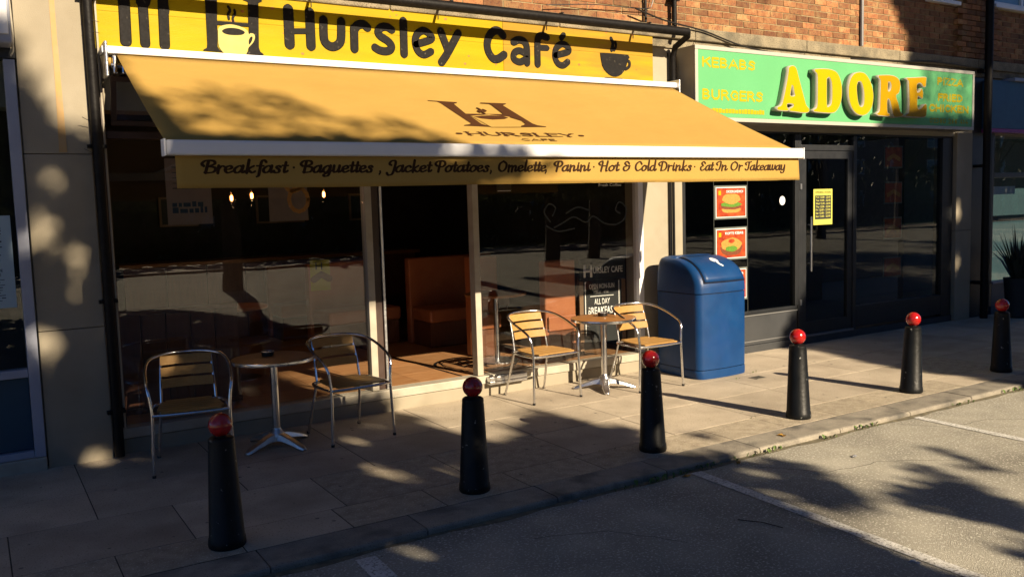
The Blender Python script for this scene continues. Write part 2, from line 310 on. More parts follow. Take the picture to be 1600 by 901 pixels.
GL = {
'a': (.95, [[(.75,.85),(.48,1.0),(.14,.6),(.14,.15),(.36,0),(.6,.25),(.74,.7)],[(.8,1),(.73,.3),(.82,.02),(1.0,.25)]]),
'c': (.75, [[(.68,.8),(.5,1),(.17,.7),(.14,.25),(.4,0),(.78,.25)]]),
'd': (.95, [[(.75,.85),(.48,1.0),(.14,.6),(.14,.15),(.36,0),(.6,.25),(.74,.7)],[(.84,1.85),(.75,.3),(.84,.02),(1.03,.25)]]),
'e': (.78, [[(.12,.45),(.5,.55),(.66,.8),(.48,1),(.2,.8),(.13,.35),(.36,0),(.78,.25)]]),
'f': (.62, [[(.9,1.6),(.7,1.85),(.5,1.55),(.42,.5),(.35,-.4),(.18,-.6)],[(.12,1),(.72,1)]]),
'g': (.95, [[(.75,.85),(.48,1.0),(.14,.6),(.14,.15),(.36,0),(.6,.25),(.74,.7)],[(.8,1),(.74,0),(.6,-.5),(.3,-.6),(.15,-.4),(.5,-.1),(1.0,.25)]]),
'i': (.5, [[(.3,1),(.25,.3),(.34,.02),(.55,.25)],[(.33,1.4),(.36,1.44)]]),
'k': (.85, [[(.3,1.85),(.18,0)],[(.75,1),(.3,.5),(.62,.02),(.88,.2)]]),
'l': (.45, [[(.33,1.85),(.22,.3),(.32,.02),(.52,.25)]]),
'm': (1.3, [[(.2,1),(.16,0)],[(.2,.6),(.48,1),(.64,.8),(.58,0)],[(.62,.6),(.93,1),(1.08,.8),(1.02,.2),(1.12,.02),(1.35,.25)]]),
'n': (.92, [[(.2,1),(.16,0)],[(.2,.6),(.52,1),(.7,.8),(.64,.2),(.74,.02),(.96,.25)]]),
'o': (.82, [[(.45,1),(.15,.62),(.15,.15),(.4,0),(.7,.38),(.68,.85),(.45,1),(.85,.85)]]),
'r': (.62, [[(.2,1),(.16,0)],[(.2,.55),(.42,.95),(.66,.92)]]),
's': (.68, [[(.6,.85),(.42,1),(.24,.8),(.5,.4),(.42,.02),(.12,.02),(.05,.2)]]),
't': (.5, [[(.36,1.5),(.25,.3),(.34,.02),(.56,.25)],[(.05,1.05),(.58,1.05)]]),
'u': (.94, [[(.2,1),(.16,.3),(.3,.02),(.55,.2),(.7,.6)],[(.75,1),(.67,.25),(.76,.02),(.97,.25)]]),
'w': (1.15, [[(.15,1),(.13,.3),(.3,.02),(.53,.3),(.6,1)],[(.58,.3),(.75,.02),(1.0,.35),(1.08,.95)]]),
'y': (.9, [[(.2,1),(.16,.3),(.3,.02),(.55,.2),(.7,.6)],[(.76,1),(.7,0),(.55,-.5),(.25,-.6),(.1,-.42)]]),
'B': (1.12, [[(.47,1.68),(.3,.02)],[(.12,1.0),(-.05,1.3),(.25,1.75),(.85,1.72),(.98,1.3),(.5,.95)],[(.5,.95),(1.05,.72),(.95,.15),(.5,0),(.2,.05)]]),
'J': (.72, [[(.3,1.1),(.1,1.3),(.3,1.75),(.72,1.7),(.6,.4),(.4,-.35),(.05,-.5),(-.12,-.2)]]),
'P': (.98, [[(.47,1.68),(.3,.02)],[(.12,1.0),(-.05,1.3),(.25,1.75),(.85,1.72),(1.0,1.25),(.75,.85),(.45,.85)]]),
'O': (1.15, [[(.6,1.75),(.18,1.3),(.12,.45),(.5,0),(.92,.45),(1.0,1.3),(.6,1.75)]]),
'H': (1.2, [[(.15,1.1),(-.02,1.35),(.2,1.72),(.45,1.68),(.3,0)],[(1.08,1.75),(.92,.1),(1.1,.02)],[(.35,.9),(1.0,.95)]]),
'&': (1.1, [[(.9,1.4),(.6,1.75),(.3,1.4),(.58,.95),(.22,.7),(.18,.2),(.5,0),(.88,.4),(.95,.9)],[(.6,.95),(1.05,.95)]]),
'C': (.98, [[(1.0,1.3),(.72,1.75),(.24,1.3),(.13,.5),(.45,0),(.98,.35)]]),
'D': (1.2, [[(.47,1.68),(.32,.05)],[(.12,1.0),(-.05,1.35),(.4,1.76),(.98,1.5),(1.08,.7),(.8,.1),(.25,.02)]]),
'E': (.98, [[(.92,1.45),(.62,1.75),(.3,1.4),(.58,.95),(.22,.7),(.18,.2),(.5,0),(.98,.35)]]),
'I': (.7, [[(.15,1.1),(0,1.35),(.25,1.72),(.62,1.72),(.5,.4),(.25,0),(-.02,.2)]]),
'T': (.85, [[(.15,1.15),(-.02,1.4),(.3,1.68),(.7,1.62),(1.05,1.8)],[(.66,1.62),(.52,.3),(.28,0),(0,.2)]]),
',': (.4, [[(.16,.12),(.2,-.08),(.05,-.35)]]),
'.': (.3, [[(.13,.75),(.16,.75)]]),
}
def script_word(word, x0, x1, base, unit, place, mb):
    adv = sum(GL[c][0] for c in word); sx = (x1-x0)/adv if word not in '.,' else unit; cx = x0; k = 0
    for c in word:
        a, strokes = GL[c]
        for s in strokes:
            k += 1
            pts = [(p.x, p.y) for p in smooth_path(s, 4)]
            pts = [(cx+(p[0]*sx)+p[1]*unit*.13, base+p[1]*unit) for p in pts]
            ribbon(mb, pts, unit*(.5 if c not in '.,' else .34), .0006, place, .0003*(k % 7), nib=(.42, .15) if c != '.' else None)
        cx += a*sx

CAPS = {
'A': (.86, [[(.06,0),(.40,1),(.74,0)],[(.2,.33),(.6,.33)]]), 'B': (.74, [[(.1,0),(.1,1)],[(.1,1),(.42,.98),(.54,.77),(.42,.55),(.1,.53)],[(.4,.53),(.6,.28),(.45,.03),(.1,0)]]),
'C': (.76, [[(.66,.78),(.5,.98),(.26,.94),(.1,.5),(.26,.06),(.5,.02),(.66,.22)]]), 'D': (.78, [[(.1,0),(.1,1)],[(.1,1),(.4,.97),(.64,.7),(.64,.3),(.4,.03),(.1,0)]]),
'E': (.66, [[(.1,0),(.1,1)],[(.1,1),(.56,1)],[(.1,.52),(.5,.52)],[(.1,0),(.56,0)]]), 'F': (.62, [[(.1,0),(.1,1)],[(.1,1),(.56,1)],[(.1,.52),(.5,.52)]]),
'G': (.8, [[(.66,.78),(.5,.98),(.26,.94),(.1,.5),(.26,.06),(.5,.02),(.66,.2),(.66,.45),(.44,.45)]]), 'H': (.8, [[(.1,0),(.1,1)],[(.66,0),(.66,1)],[(.1,.5),(.66,.5)]]),
'I': (.28, [[(.12,0),(.12,1)]]), 'K': (.76, [[(.1,0),(.1,1)],[(.62,1),(.12,.46)],[(.28,.62),(.66,0)]]), 'L': (.6, [[(.1,1),(.1,0)],[(.1,0),(.54,0)]]),
'M': (.95, [[(.1,0),(.12,1)],[(.12,1),(.45,.2),(.78,1)],[(.78,1),(.82,0)]]), 'N': (.82, [[(.1,0),(.1,1)],[(.1,1),(.68,0)],[(.68,0),(.68,1)]]), 'O': (.82, [[(.4,1),(.14,.8),(.14,.2),(.4,0),(.66,.2),(.66,.8),(.4,1)]]),
'P': (.7, [[(.1,0),(.1,1)],[(.1,1),(.45,.97),(.58,.73),(.45,.5),(.1,.47)]]), 'R': (.76, [[(.1,0),(.1,1)],[(.1,1),(.45,.97),(.58,.75),(.45,.53),(.1,.5)],[(.36,.5),(.64,0)]]),
'S': (.7, [[(.58,.8),(.42,.98),(.2,.94),(.12,.74),(.32,.55),(.54,.42),(.56,.15),(.36,.01),(.1,.12)]]), 'T': (.7, [[(.33,0),(.33,1)],[(.03,1),(.63,1)]]), 'U': (.8, [[(.1,1),(.1,.3),(.25,.03),(.5,.03),(.66,.3),(.66,1)]]),
'Y': (.76, [[(.35,0),(.35,.45),(.05,1)],[(.35,.45),(.65,1)]]), 'Z': (.72, [[(.08,1),(.6,1),(.1,0),(.62,0)]]), ' ': (.42, []),
'0': (.7, [[(.33,1),(.12,.8),(.12,.2),(.33,0),(.54,.2),(.54,.8),(.33,1)]]), '1': (.45, [[(.1,.8),(.26,1),(.26,0)]]), '2': (.66, [[(.1,.8),(.3,1),(.52,.8),(.45,.5),(.1,0),(.56,0)]]),
'3': (.66, [[(.1,.9),(.35,1),(.52,.78),(.3,.53),(.54,.28),(.35,0),(.08,.1)]]), '4': (.68, [[(.44,0),(.44,1),(.08,.3),(.6,.3)]]), '6': (.68, [[(.5,.95),(.25,.8),(.12,.35),(.3,0),(.52,.2),(.45,.5),(.15,.45)]]), '8': (.68, [[(.33,1),(.14,.78),(.33,.54),(.54,.27),(.33,0),(.12,.27),(.33,.54),(.52,.78),(.33,1)]]),
}
def caps(s, x0, x1, z0, z1, wd_, place, name, mt, parent, th=.001, serif=0, nib=None):
    mb = MB(); tot = sum(CAPS[c][0] for c in s); sx = (x1-x0)/tot; h_ = abs(z1-z0)-wd_; cx = x0; sg_ = 1 if z1 > z0 else -1; k = 0
    for c in s:
        for st_ in CAPS[c][1]:
            k += 1; pts = [(cx+p[0]*sx, z0+sg_*(wd_/2+p[1]*h_)) for p in st_]
            ribbon(mb, pts, wd_, th, place, .0001*(k % 7), nib=nib)
            if serif and len(st_) <= 3:
                for p in (pts[0], pts[-1]):
                    if min(abs(p[1]-z0-sg_*wd_/2), abs(p[1]-z1+sg_*wd_/2)) < .02*h_+.001: ribbon(mb, [(p[0]-serif, p[1]), (p[0]+serif, p[1])], wd_*.35, th, place, .0001*(k % 7)+.00005)
        cx += CAPS[c][0]*sx
    return mb.build(name, mt, parent)
# ---------------------------------------------------------------- traced outlines and shade outlines
SHADE_POLYGONS=[[0,0.36,3.08,0.36,3.08,0.42,2.86,0.55,2.59,0.66,2.5,0.86,2.53,0.97,2.88,0.88,2.19,1.02,2.09,1.2,2.23,1.38,2.45,1.57,2.28,1.82,2.31,1.94,2.26,2.0,2.01,2.21,1.78,2.46,1.86,2.59,1.74,2.68,1.57,2.75,1.37,2.98,1.27,3.62,1.2,3.2,1.05,2.85,1.0,2.7,0.6,2.75,0.25,3.2,0.12,3.2,0.01,3.2,-0.15,3.06,-0.54,2.95,-0.72,2.97,-0.87,3.99,-0.48,4.1,-0.62,3.77,-1.11,3.8,-1.26,3.97,-1.27,4.08,-1.43,4.14,-1.52,4.12,-1.6,4.23,-1.64,3.79,-1.81,3.5,-2.09,3.37,-2.3,3.26,-2.47,3.15,-2.62,3.6,-3.0,3.2,-4.0,2.4,-5.0,1.5,-6.0,-0.5,-6.4,-0.5,-6.6,10.0,-6.6,10.5,-4.0,5.35,-2.57,8.06,-1.68,7.92,-1.54,7.98,-1.06,8.08,-0.63,8.59,-0.16,8.33,-0.02,8.78,0.55,9.76,1.65,9.74,2.53,10.19,2.86,10.73,3.13,10.7,3.28,10.9,3.9,10.5,4.5,10.4,5.7,-2.1,5.7,-2.1,3.6],[1,3.14,-0.25,3.15,-0.48,3.12,-0.8,3.0,-1.04,2.8,-0.98,2.77,-0.77,2.91,-0.39],[1,4.04,-0.4,4.1,-0.62,4.14,-0.91,4.22,-1.05,3.93,-1.18,3.82,-1.01,3.84,-0.74],[1,4.27,-1.61,4.42,-1.76,4.17,-1.98,4.03,-2.11,4.01,-2.23,3.75,-2.2,3.55,-2.11,3.74,-1.85],[1,4.84,-1.96,4.87,-2.09,4.62,-2.33,4.4,-2.57,4.03,-2.66,4.01,-2.46,4.0,-2.31,4.02,-2.18,4.21,-2.12,4.5,-2.16],[1,5.36,-1.92,5.35,-2.04,5.09,-2.24,4.92,-2.25,5.07,-2.1],[1,3.65,-2.63,4.03,-2.66,3.62,-2.76]]
SHADE_SPOTS=[[1,4.407,-1.235,0.11,0.05],[1,4.046,0.196,0.12,0.03],[0,0.439,1.675,0.1,0.1],[0,0.649,1.49,0.1,0.1],[0,0.369,0.87,0.09,0.09],[0,0.547,2.035,0.07,0.07],[0,0.641,1.25,0.06,0.06],[0,2.63,1.24,0.09,0.09],[0,2.111,-0.98,0.16,0.045],[0,2.059,-0.878,0.08,0.03],[0,2.502,-0.805,0.1,0.03],[0,2.477,-1.394,0.12,0.04],[0,2.791,-1.292,0.1,0.035],[0,2.377,-1.025,0.05,0.03],[0,3.894,-1.368,0.1,0.04],[0,1.454,-1.636,0.06,0.03],[0,12.016,1.528,0.07,0.2],[0,12.071,0.792,0.06,0.12],[0,2.383,-0.448,0.05,0.03],[0,2.534,0.142,0.04,0.03]]
SIGN=[[0.09,[[2.4,3.522],[2.398,3.238]]],[0.085,[[2.584,3.514],[2.582,3.236]]],[0.05,[[2.412,3.345],[2.578,3.358]]],[0.078,[[2.702,3.462],[2.699,3.31],[2.726,3.259],[2.776,3.243],[2.829,3.269],[2.853,3.321],[2.861,3.461]]],[0.078,[[2.976,3.412],[2.972,3.24]]],[0.078,[[2.976,3.401],[3.013,3.443],[3.064,3.454],[3.1,3.43]]],[0.074,[[3.33,3.429],[3.285,3.45],[3.229,3.44],[3.2,3.4],[3.223,3.364],[3.291,3.327],[3.323,3.288],[3.308,3.252],[3.263,3.237],[3.206,3.243],[3.165,3.263]]],[0.078,[[3.448,3.514],[3.444,3.227]]],[0.07,[[3.567,3.32],[3.72,3.374],[3.704,3.421],[3.644,3.446],[3.582,3.41],[3.558,3.341],[3.582,3.263],[3.641,3.232],[3.713,3.264]]],[0.078,[[3.822,3.452],[3.889,3.289]]],[0.078,[[4.003,3.449],[3.889,3.267],[3.82,3.176]]],[0.08,[[4.493,3.468],[4.454,3.502],[4.401,3.506],[4.343,3.457],[4.313,3.377],[4.327,3.3],[4.375,3.244],[4.431,3.245],[4.497,3.286]]],[0.076,[[4.611,3.415],[4.669,3.439],[4.731,3.427],[4.76,3.374],[4.759,3.227]]],[0.07,[[4.753,3.264],[4.676,3.229],[4.608,3.255],[4.617,3.313],[4.679,3.336],[4.751,3.31]]],[0.076,[[4.998,3.489],[4.937,3.499],[4.89,3.452],[4.883,3.223]]],[0.06,[[4.891,3.381],[4.998,3.384]]],[0.068,[[5.101,3.321],[5.259,3.367],[5.239,3.421],[5.176,3.435],[5.109,3.386],[5.093,3.303],[5.128,3.241],[5.189,3.227],[5.246,3.263]]],[0.06,[[5.175,3.496],[5.202,3.524]]],[0.035,[[6.017,3.322],[6.044,3.311],[6.04,3.264],[5.994,3.236]]],[0.045,[[5.725,3.117],[5.936,3.114]]],[0.04,[[5.806,3.537],[5.829,3.486],[5.811,3.419]]],[0.03,[[5.862,3.504],[5.868,3.462],[5.845,3.421]]],[0.085,[[1.132,3.471],[1.127,3.17]]],[0.075,[[1.265,3.483],[1.264,3.163]]],[0.08,[[1.414,3.528],[1.406,3.162]]],[0.022,[[1.909,3.498],[1.921,3.472],[1.906,3.439],[1.908,3.404]]],[0.02,[[1.957,3.475],[1.959,3.447],[1.94,3.414],[1.942,3.385]]]]
SPOLY={"cup":[[5.658,3.381],[6.026,3.384],[6.017,3.324],[5.991,3.248],[5.933,3.177],[5.86,3.151],[5.797,3.158],[5.735,3.191],[5.682,3.255]],"forkhead":[[1.089,3.507],[1.18,3.512],[1.176,3.482],[1.155,3.451],[1.15,3.428],[1.104,3.424],[1.101,3.453],[1.086,3.474]],"forkhead2":[[1.219,3.52],[1.321,3.526],[1.314,3.458],[1.292,3.426],[1.287,3.403],[1.241,3.399],[1.238,3.429],[1.217,3.464]],"knife":[[1.389,3.537],[1.429,3.537],[1.448,3.478],[1.456,3.418],[1.442,3.383],[1.418,3.362],[1.39,3.382]],"Hleft":[[1.715,3.565],[1.847,3.57],[1.823,3.544],[1.814,3.38],[2.062,3.381],[2.068,3.552],[2.028,3.564],[2.033,3.58],[2.183,3.583],[2.182,3.565],[2.153,3.552],[2.137,3.191],[2.147,3.16],[2.173,3.141],[2.17,3.13],[2.019,3.131],[2.024,3.143],[2.049,3.157],[2.064,3.353],[1.814,3.349],[1.806,3.176],[1.822,3.15],[1.845,3.141],[1.843,3.136],[1.693,3.139],[1.696,3.147],[1.722,3.163],[1.727,3.194],[1.73,3.489],[1.729,3.535]],"mug":[[1.816,3.31],[1.833,3.336],[1.881,3.354],[1.937,3.359],[2.008,3.345],[2.05,3.321],[2.061,3.293],[2.074,3.302],[2.102,3.297],[2.108,3.269],[2.09,3.228],[2.051,3.185],[2.032,3.136],[1.995,3.121],[1.875,3.122],[1.83,3.154],[1.813,3.2]],"coffee":[[1.845,3.303],[1.871,3.322],[1.919,3.332],[1.975,3.33],[2.018,3.316],[2.027,3.301],[2.004,3.285],[1.956,3.278],[1.9,3.277],[1.861,3.286]],"handlehole":[[2.068,3.268],[2.084,3.277],[2.088,3.264],[2.078,3.235],[2.058,3.21],[2.056,3.241]]}
ADORE={"A":[[[8.102,3.325],[8.147,3.348],[8.202,3.345],[8.238,3.314],[8.275,3.225],[8.368,2.995],[8.406,2.91],[8.453,2.874],[8.45,2.834],[8.378,2.816],[8.193,2.826],[8.116,2.831],[8.124,2.869],[8.166,2.883],[8.175,2.908],[8.084,2.911],[8.08,2.874],[8.102,2.856],[8.093,2.834],[8.038,2.829],[7.922,2.835],[7.908,2.856],[7.922,2.878],[7.976,2.895],[8.012,2.969],[8.075,3.19]],[[8.156,3.121],[8.135,3.035],[8.135,3.01],[8.166,3.005],[8.202,3.013],[8.193,3.037],[8.175,3.11]]],"D":[[[8.546,3.332],[8.679,3.345],[8.834,3.344],[8.952,3.31],[9.022,3.212],[9.043,3.098],[9.024,2.97],[8.965,2.878],[8.877,2.831],[8.682,2.829],[8.538,2.837],[8.529,2.864],[8.586,2.897],[8.595,3.041],[8.594,3.241],[8.575,3.283],[8.546,3.301]],[[8.767,3.225],[8.769,2.935],[8.798,2.911],[8.847,2.95],[8.855,3.077],[8.845,3.191],[8.805,3.245]]],"O":[[[9.365,3.343],[9.468,3.331],[9.563,3.258],[9.623,3.149],[9.64,3.045],[9.61,2.925],[9.526,2.844],[9.422,2.817],[9.298,2.843],[9.206,2.925],[9.164,3.039],[9.163,3.155],[9.202,3.259],[9.273,3.321]],[[9.345,3.221],[9.319,3.162],[9.337,3.02],[9.369,2.943],[9.421,2.929],[9.452,2.972],[9.45,3.103],[9.418,3.192],[9.387,3.223]]],"R":[[[9.742,3.324],[9.946,3.337],[10.078,3.324],[10.156,3.281],[10.18,3.201],[10.148,3.119],[10.093,3.083],[10.139,2.997],[10.186,2.89],[10.242,2.865],[10.22,2.83],[10.109,2.814],[10.043,2.832],[9.997,2.938],[9.962,3.024],[9.919,3.023],[9.921,2.882],[9.965,2.857],[9.955,2.823],[9.803,2.825],[9.717,2.833],[9.712,2.856],[9.759,2.89],[9.768,3.023],[9.775,3.222],[9.764,3.268],[9.731,3.293]],[[9.93,3.243],[9.928,3.143],[9.971,3.149],[9.988,3.199],[9.969,3.245]]],"E":[[[10.311,3.322],[10.504,3.336],[10.712,3.35],[10.725,3.309],[10.711,3.225],[10.657,3.223],[10.61,3.262],[10.529,3.244],[10.532,3.149],[10.589,3.165],[10.623,3.201],[10.659,3.154],[10.649,3.071],[10.598,3.083],[10.544,3.087],[10.548,2.943],[10.629,2.953],[10.697,3.003],[10.74,2.991],[10.742,2.908],[10.713,2.837],[10.539,2.826],[10.31,2.833],[10.305,2.86],[10.355,2.882],[10.364,2.978],[10.347,3.25],[10.335,3.283],[10.305,3.299]]]}
ALOGO={"H":[[3.238,0.774],[3.498,0.797],[3.487,0.815],[3.445,0.839],[3.432,1.083],[3.792,1.069],[3.804,0.838],[3.795,0.809],[3.714,0.799],[3.728,0.784],[3.981,0.782],[3.962,0.804],[3.916,0.835],[3.942,1.287],[3.965,1.33],[4.036,1.355],[4.022,1.368],[3.754,1.377],[3.769,1.361],[3.828,1.334],[3.865,1.301],[3.874,1.225],[3.817,1.144],[3.444,1.128],[3.445,1.323],[3.472,1.358],[3.536,1.377],[3.524,1.389],[3.263,1.378],[3.278,1.36],[3.334,1.339],[3.357,1.317],[3.326,0.843],[3.31,0.803],[3.236,0.79]],"cupline":[[3.448,1.155],[3.479,1.128],[3.585,1.106],[3.727,1.109],[3.795,1.14],[3.793,1.186],[3.792,1.207]],"cup":[[3.461,1.162],[3.548,1.131],[3.651,1.116],[3.754,1.125],[3.782,1.166],[3.724,1.201],[3.604,1.222],[3.511,1.2]],"cuphandle":[[3.813,1.194],[3.864,1.19],[3.864,1.241],[3.839,1.294],[3.79,1.336]],"cupbody":[[3.452,1.139],[3.64,1.092],[3.808,1.139],[3.787,1.217],[3.839,1.294],[3.775,1.381],[3.495,1.4],[3.481,1.32]],"steam1":[[3.618,0.932],[3.626,0.985],[3.586,1.004],[3.587,1.035]],"steam2":[[3.654,0.966],[3.662,0.997],[3.615,1.017],[3.614,1.064]]}
WORDS=[["Breakfast",1.216,1.735],[".",1.771,1.788],["Baguettes",1.825,2.315],[",",2.36,2.384],["Jacket",2.425,2.746],["Potatoes",2.781,3.213],[",",3.223,3.251],["Omelette",3.288,3.708],[",",3.702,3.737],["Panini",3.783,4.114],[".",4.145,4.17],["Hot",4.201,4.398],["&",4.436,4.515],["Cold",4.56,4.782],["Drinks",4.816,5.176],[".",5.204,5.226],["Eat",5.27,5.426],["In",5.463,5.592],["Or",5.631,5.771],["Takeaway",5.81,6.317]]
# ================================================================ ground, road, kerb, paving
kind(MB().box(-120, 140, -160, 60, -.5, -.075).build('ground', M['ground']))
kind(MB().box(-30, 45, -26, -2.83, -.2, -.06).build('road', M['asphalt']))
KY0, KY1 = -2.90, -2.62
pave = kind(MB().box(-12, 22, KY1+.002, .02, -.2, -.0016).build('pavement', M['joint']))
xs = [.55+i*.915 for i in range(-9, 22)]
rows = [(-.91, -.002), (-1.54, -.91), (-2.24, -1.54), (-2.62, -2.24)]
for ri, (ya, yb) in enumerate(rows):
    off = (0, .0, .43, .2)[ri]
    step = .915 if ri != 3 else .62
    x = .55+off-9*step if ri != 3 else .55-12*step
    i = 0
    while x < 21:
        x2 = x+step*(1 if ri != 1 or i % 4 != 2 else 1.5)
        if not (ri == 0 and False):
            z = random.uniform(0, .0008)
            g = (ri == 3 and random.random() < .8) or (ri == 2 and random.random() < .18)
            e = .003
            ri_off = (random.uniform(-.003, .003), random.uniform(-.003, .003))
            mb = MB().box(x+e, x2-e, ya+e, yb-e, -.06, z)
            o = mb.build('slab', M['grit' if g else 'slab'], pave, bevel=.0025, seg=1)
            o.rotation_euler = (random.uniform(-.0001, .0001), 0, 0)
        x = x2; i += 1
kerb = kind(MB().box(-12, 22, KY0+.01, KY1-.004, -.2, -.02).build('kerb', M['joint']))
for i in range(-13, 24):
    x = .3+i*.915
    mb = MB(); z = random.uniform(-.002, .002)
    pr = [(KY1-.006, z), (KY0+.02, z-.001), (KY0+.006, z-.006), (KY0, z-.016), (KY0-.004, -.1), (KY1-.006, -.1)]
    vs = [(xx, p[0], p[1]) for xx in (x+.004, x+.911) for p in pr]
    mb.add(vs, [(0,1,2,3,4,5), (11,10,9,8,7,6)]+[(k, k+6, (k+1) % 6+6, (k+1) % 6) for k in range(6)])
    mb.build('kerb_stone', M['kerb'], kerb)
# bay lines
def stripe(x0, y0, x1, y1, w_, name='bay_marking'):
    d = Vector((x1-x0, y1-y0, 0)); t = d.normalized(); n_ = Vector((-t.y, t.x, 0))*w_/2; mb = MB(); a = Vector((x0, y0, 0)); N_ = 40
    vs = []
    for i in range(N_+1):
        p = a+d*i/N_; j = random.uniform(-.004, .004)
        vs += [p+n_*(1+j*8), p-n_*(1+j*8)]
    vs = [(v.x, v.y, -.056) for v in vs]
    mb.add(vs, [(2*i, 2*i+1, 2*i+3, 2*i+2) for i in range(N_)])
    return kind(mb.build(name, M['mark']))
stripe(4.17, -2.96, 3.97, -7.2, .09); stripe(6.70, -2.96, 6.62, -7.2, .085); stripe(1.70, -3.0, 1.55, -7.2, .12)
stripe(9.25, -2.96, 9.2, -7.2, .09); stripe(11.8, -2.96, 11.75, -7.2, .09)
# ================================================================ terrace building
terrace = thing('terrace_building', 'red brick terrace with shops along its ground floor and a stone coping band', 'building')
WX0, WX1, WZ0, WZ1 = -4, 20, 3.74, 7.6
wins = [(11.35, 11.98, 4.5, 6.0), (12.95, 14.6, 4.56, 6.0), (2.2, 4.2, 5.0, 6.6), (6.6, 8.6, 5.0, 6.6), (16.5, 18.3, 4.56, 6.0), (-2.5, -.8, 5, 6.6)]
bw = MB()
def holes(z0, z1): return sorted([(a, b_) for a, b_, c_, d in wins if c_ < z1-.001 and d > z0+.001])
zs = sorted({WZ0, WZ1}|{v for q in wins for v in q[2:]})
for z0, z1 in zip(zs, zs[1:]):
    x = WX0
    for a, b_ in holes(z0, z1)+[(WX1, WX1)]:
        if a > x: bw.box(x, a, .012, .3, z0, z1)
        x = b_
brick_wall = bw.build('brick_wall', M['mortar'], terrace)
BW, BH, GAP = .215, .065, .01
def brick_mb(l): return MB().box(0, l, 0, .1, 0, BH)
bmesh_full = brick_mb(BW).build('brick', M['brick']); bpy.context.view_layer.update()
me_full = bmesh_full.data; bpy.data.objects.remove(bmesh_full)
o_ = brick_mb(.1025).build('brick', M['brick']); me_half = o_.data; bpy.data.objects.remove(o_)
cands = []; r_ = 0; z = WZ0+.008
pil = (11.99, 13.0)                                       # the wall steps forward here
while z+BH < WZ1:
    x = WX0+(.1125 if r_ % 2 else 0); k = 0
    flem = False
    while x < WX1-.2:
        l = BW
        if not any(a-.01 < x+l and x < b_+.01 and c_-.01 < z+BH and z < d+.01 for a, b_, c_, d in wins):
            cands.append((x, z, l))
        x += l+GAP
    r_ += 1; z += BH+GAP
def px_of(x, y, z):
    q = Vector((x, y, z))-Vector((0, -7.3458, 1.8379)); dpt = q.dot(cam_f)
    return (800+1364.97*q.dot(R0)/dpt, 450.5-1364.97*q.dot(U0_)/dpt, dpt) if dpt > .2 else (-9999, 0, 99)
vis = []
for c_ in cands:
    p = px_of(c_[0]+.1, 0, c_[1]+.03)
    if -10 < p[0] < 1610 and -6 < p[1] < 901: vis.append((p[2], c_))
vis.sort(key=lambda t: t[0]); chosen = {t[1] for t in vis[:300]}
stuffv = MB(); rnds = []
for c_ in cands:
    jy = random.uniform(.003, .008)
    if pil[0] < c_[0]+.1 < pil[1]: jy -= .06
    if c_ in chosen:
        o = link('brick', me_full, brick_wall); o.location = (c_[0]+random.uniform(-.002, .002), jy, c_[1]+random.uniform(-.0015, .0015))
    else:
        stuffv.box(c_[0], c_[0]+c_[2], jy, jy+.1, c_[1], c_[1]+BH); rnds.append(random.random())
bs = kind(stuffv.build('brickwork', M['brick'], brick_wall), 'stuff')
at = bs.data.attributes.new('rnd', 'FLOAT', 'FACE'); at.data.foreach_set('value', [r for r in rnds for _ in range(6)])
for (a, b_, c_, d) in wins:                               # upper windows
    fr = MB(); t_ = .06
    fr.box(a, b_, .03, .1, c_, c_+t_).box(a, b_, .03, .1, d-t_, d).box(a, a+t_, .03, .1, c_+t_, d-t_).box(b_-t_, b_, .03, .1, c_+t_, d-t_)
    n_ = 2 if b_-a > 1 else 1
    for k in range(1, n_): fr.box(a+(b_-a)*k/n_-.03, a+(b_-a)*k/n_+.03, .03, .1, c_+t_, d-t_)
    f_ = fr.build('window', M['white'], terrace, bevel=.004)
    MB().box(a+t_, b_-t_, .06, .066, c_+t_, d-t_).build('pane', M['bwin'], f_)
    MB().box(a-.05, b_+.05, -.07, .04, c_-.055, c_-.003).build('sill', M['white'], f_, bevel=.006)
MB().box(WX0, WX1, .012, .3, WZ1, WZ1+.2).build('parapet', M['coping'], terrace)
MB().box(WX0, WX1, .3, 8, -.05, WZ1).build('building_core', M['room'], terrace).location = (0, 5.2, 0)
# coping band over the shops
cx = -4.0
while cx < 20:
    x2 = cx+1.83
    MB().box(cx+.003, x2-.003, -.075, .02, 3.60, 3.735).build('coping_stone', M['coping'], terrace, bevel=.012)
    MB().box(cx+.003, x2-.003, -.035, .02, 3.50, 3.598).build('coping_stone', M['coping'], terrace, bevel=.006)
    cx = x2
MB().box(-4, 20, .022, .3, 2.66, 3.738).build('lintel_band', M['conc'], terrace)
MB().box(6.25, 12.45, -.012, .02, 2.64, 3.498).build('fascia_backing', M['cream'], terrace)
# piers
for z0, z1 in ((-.02, 1.02), (1.025, 2.315), (2.32, 4.2)):
    MB().box(.385, .83, -.10, .3, z0, z1).build('render_block', M['conc'], terrace, bevel=.004)
MB().box(6.245, 6.60, -.004, .3, 0, 2.64).build('pier', M['cream'], terrace, bevel=.004)
MB().box(6.60, 6.82, -.004, .3, 0, 2.64).build('pier', M['cream'], terrace, bevel=.004)
for z0, z1 in ((0, 1.3), (1.304, 2.69)):
    MB().box(12.02, 12.40, -.05, .3, z0, z1).build('pier', M['conc'], terrace, bevel=.006)
MB().box(12.40, 12.95, .0, .3, 0, 3.5).build('pier', M['anthracite'], terrace)
MB().box(.62, .655, -.103, -.1005, 2.33, 4.0).add([(.612, -.1035, 2.33), (.665, -.1035, 2.33), (.657, -.1035, 3.1), (.625, -.1035, 3.1)], [(0,1,2,3)]).build('rust_run', M['rust'], terrace)
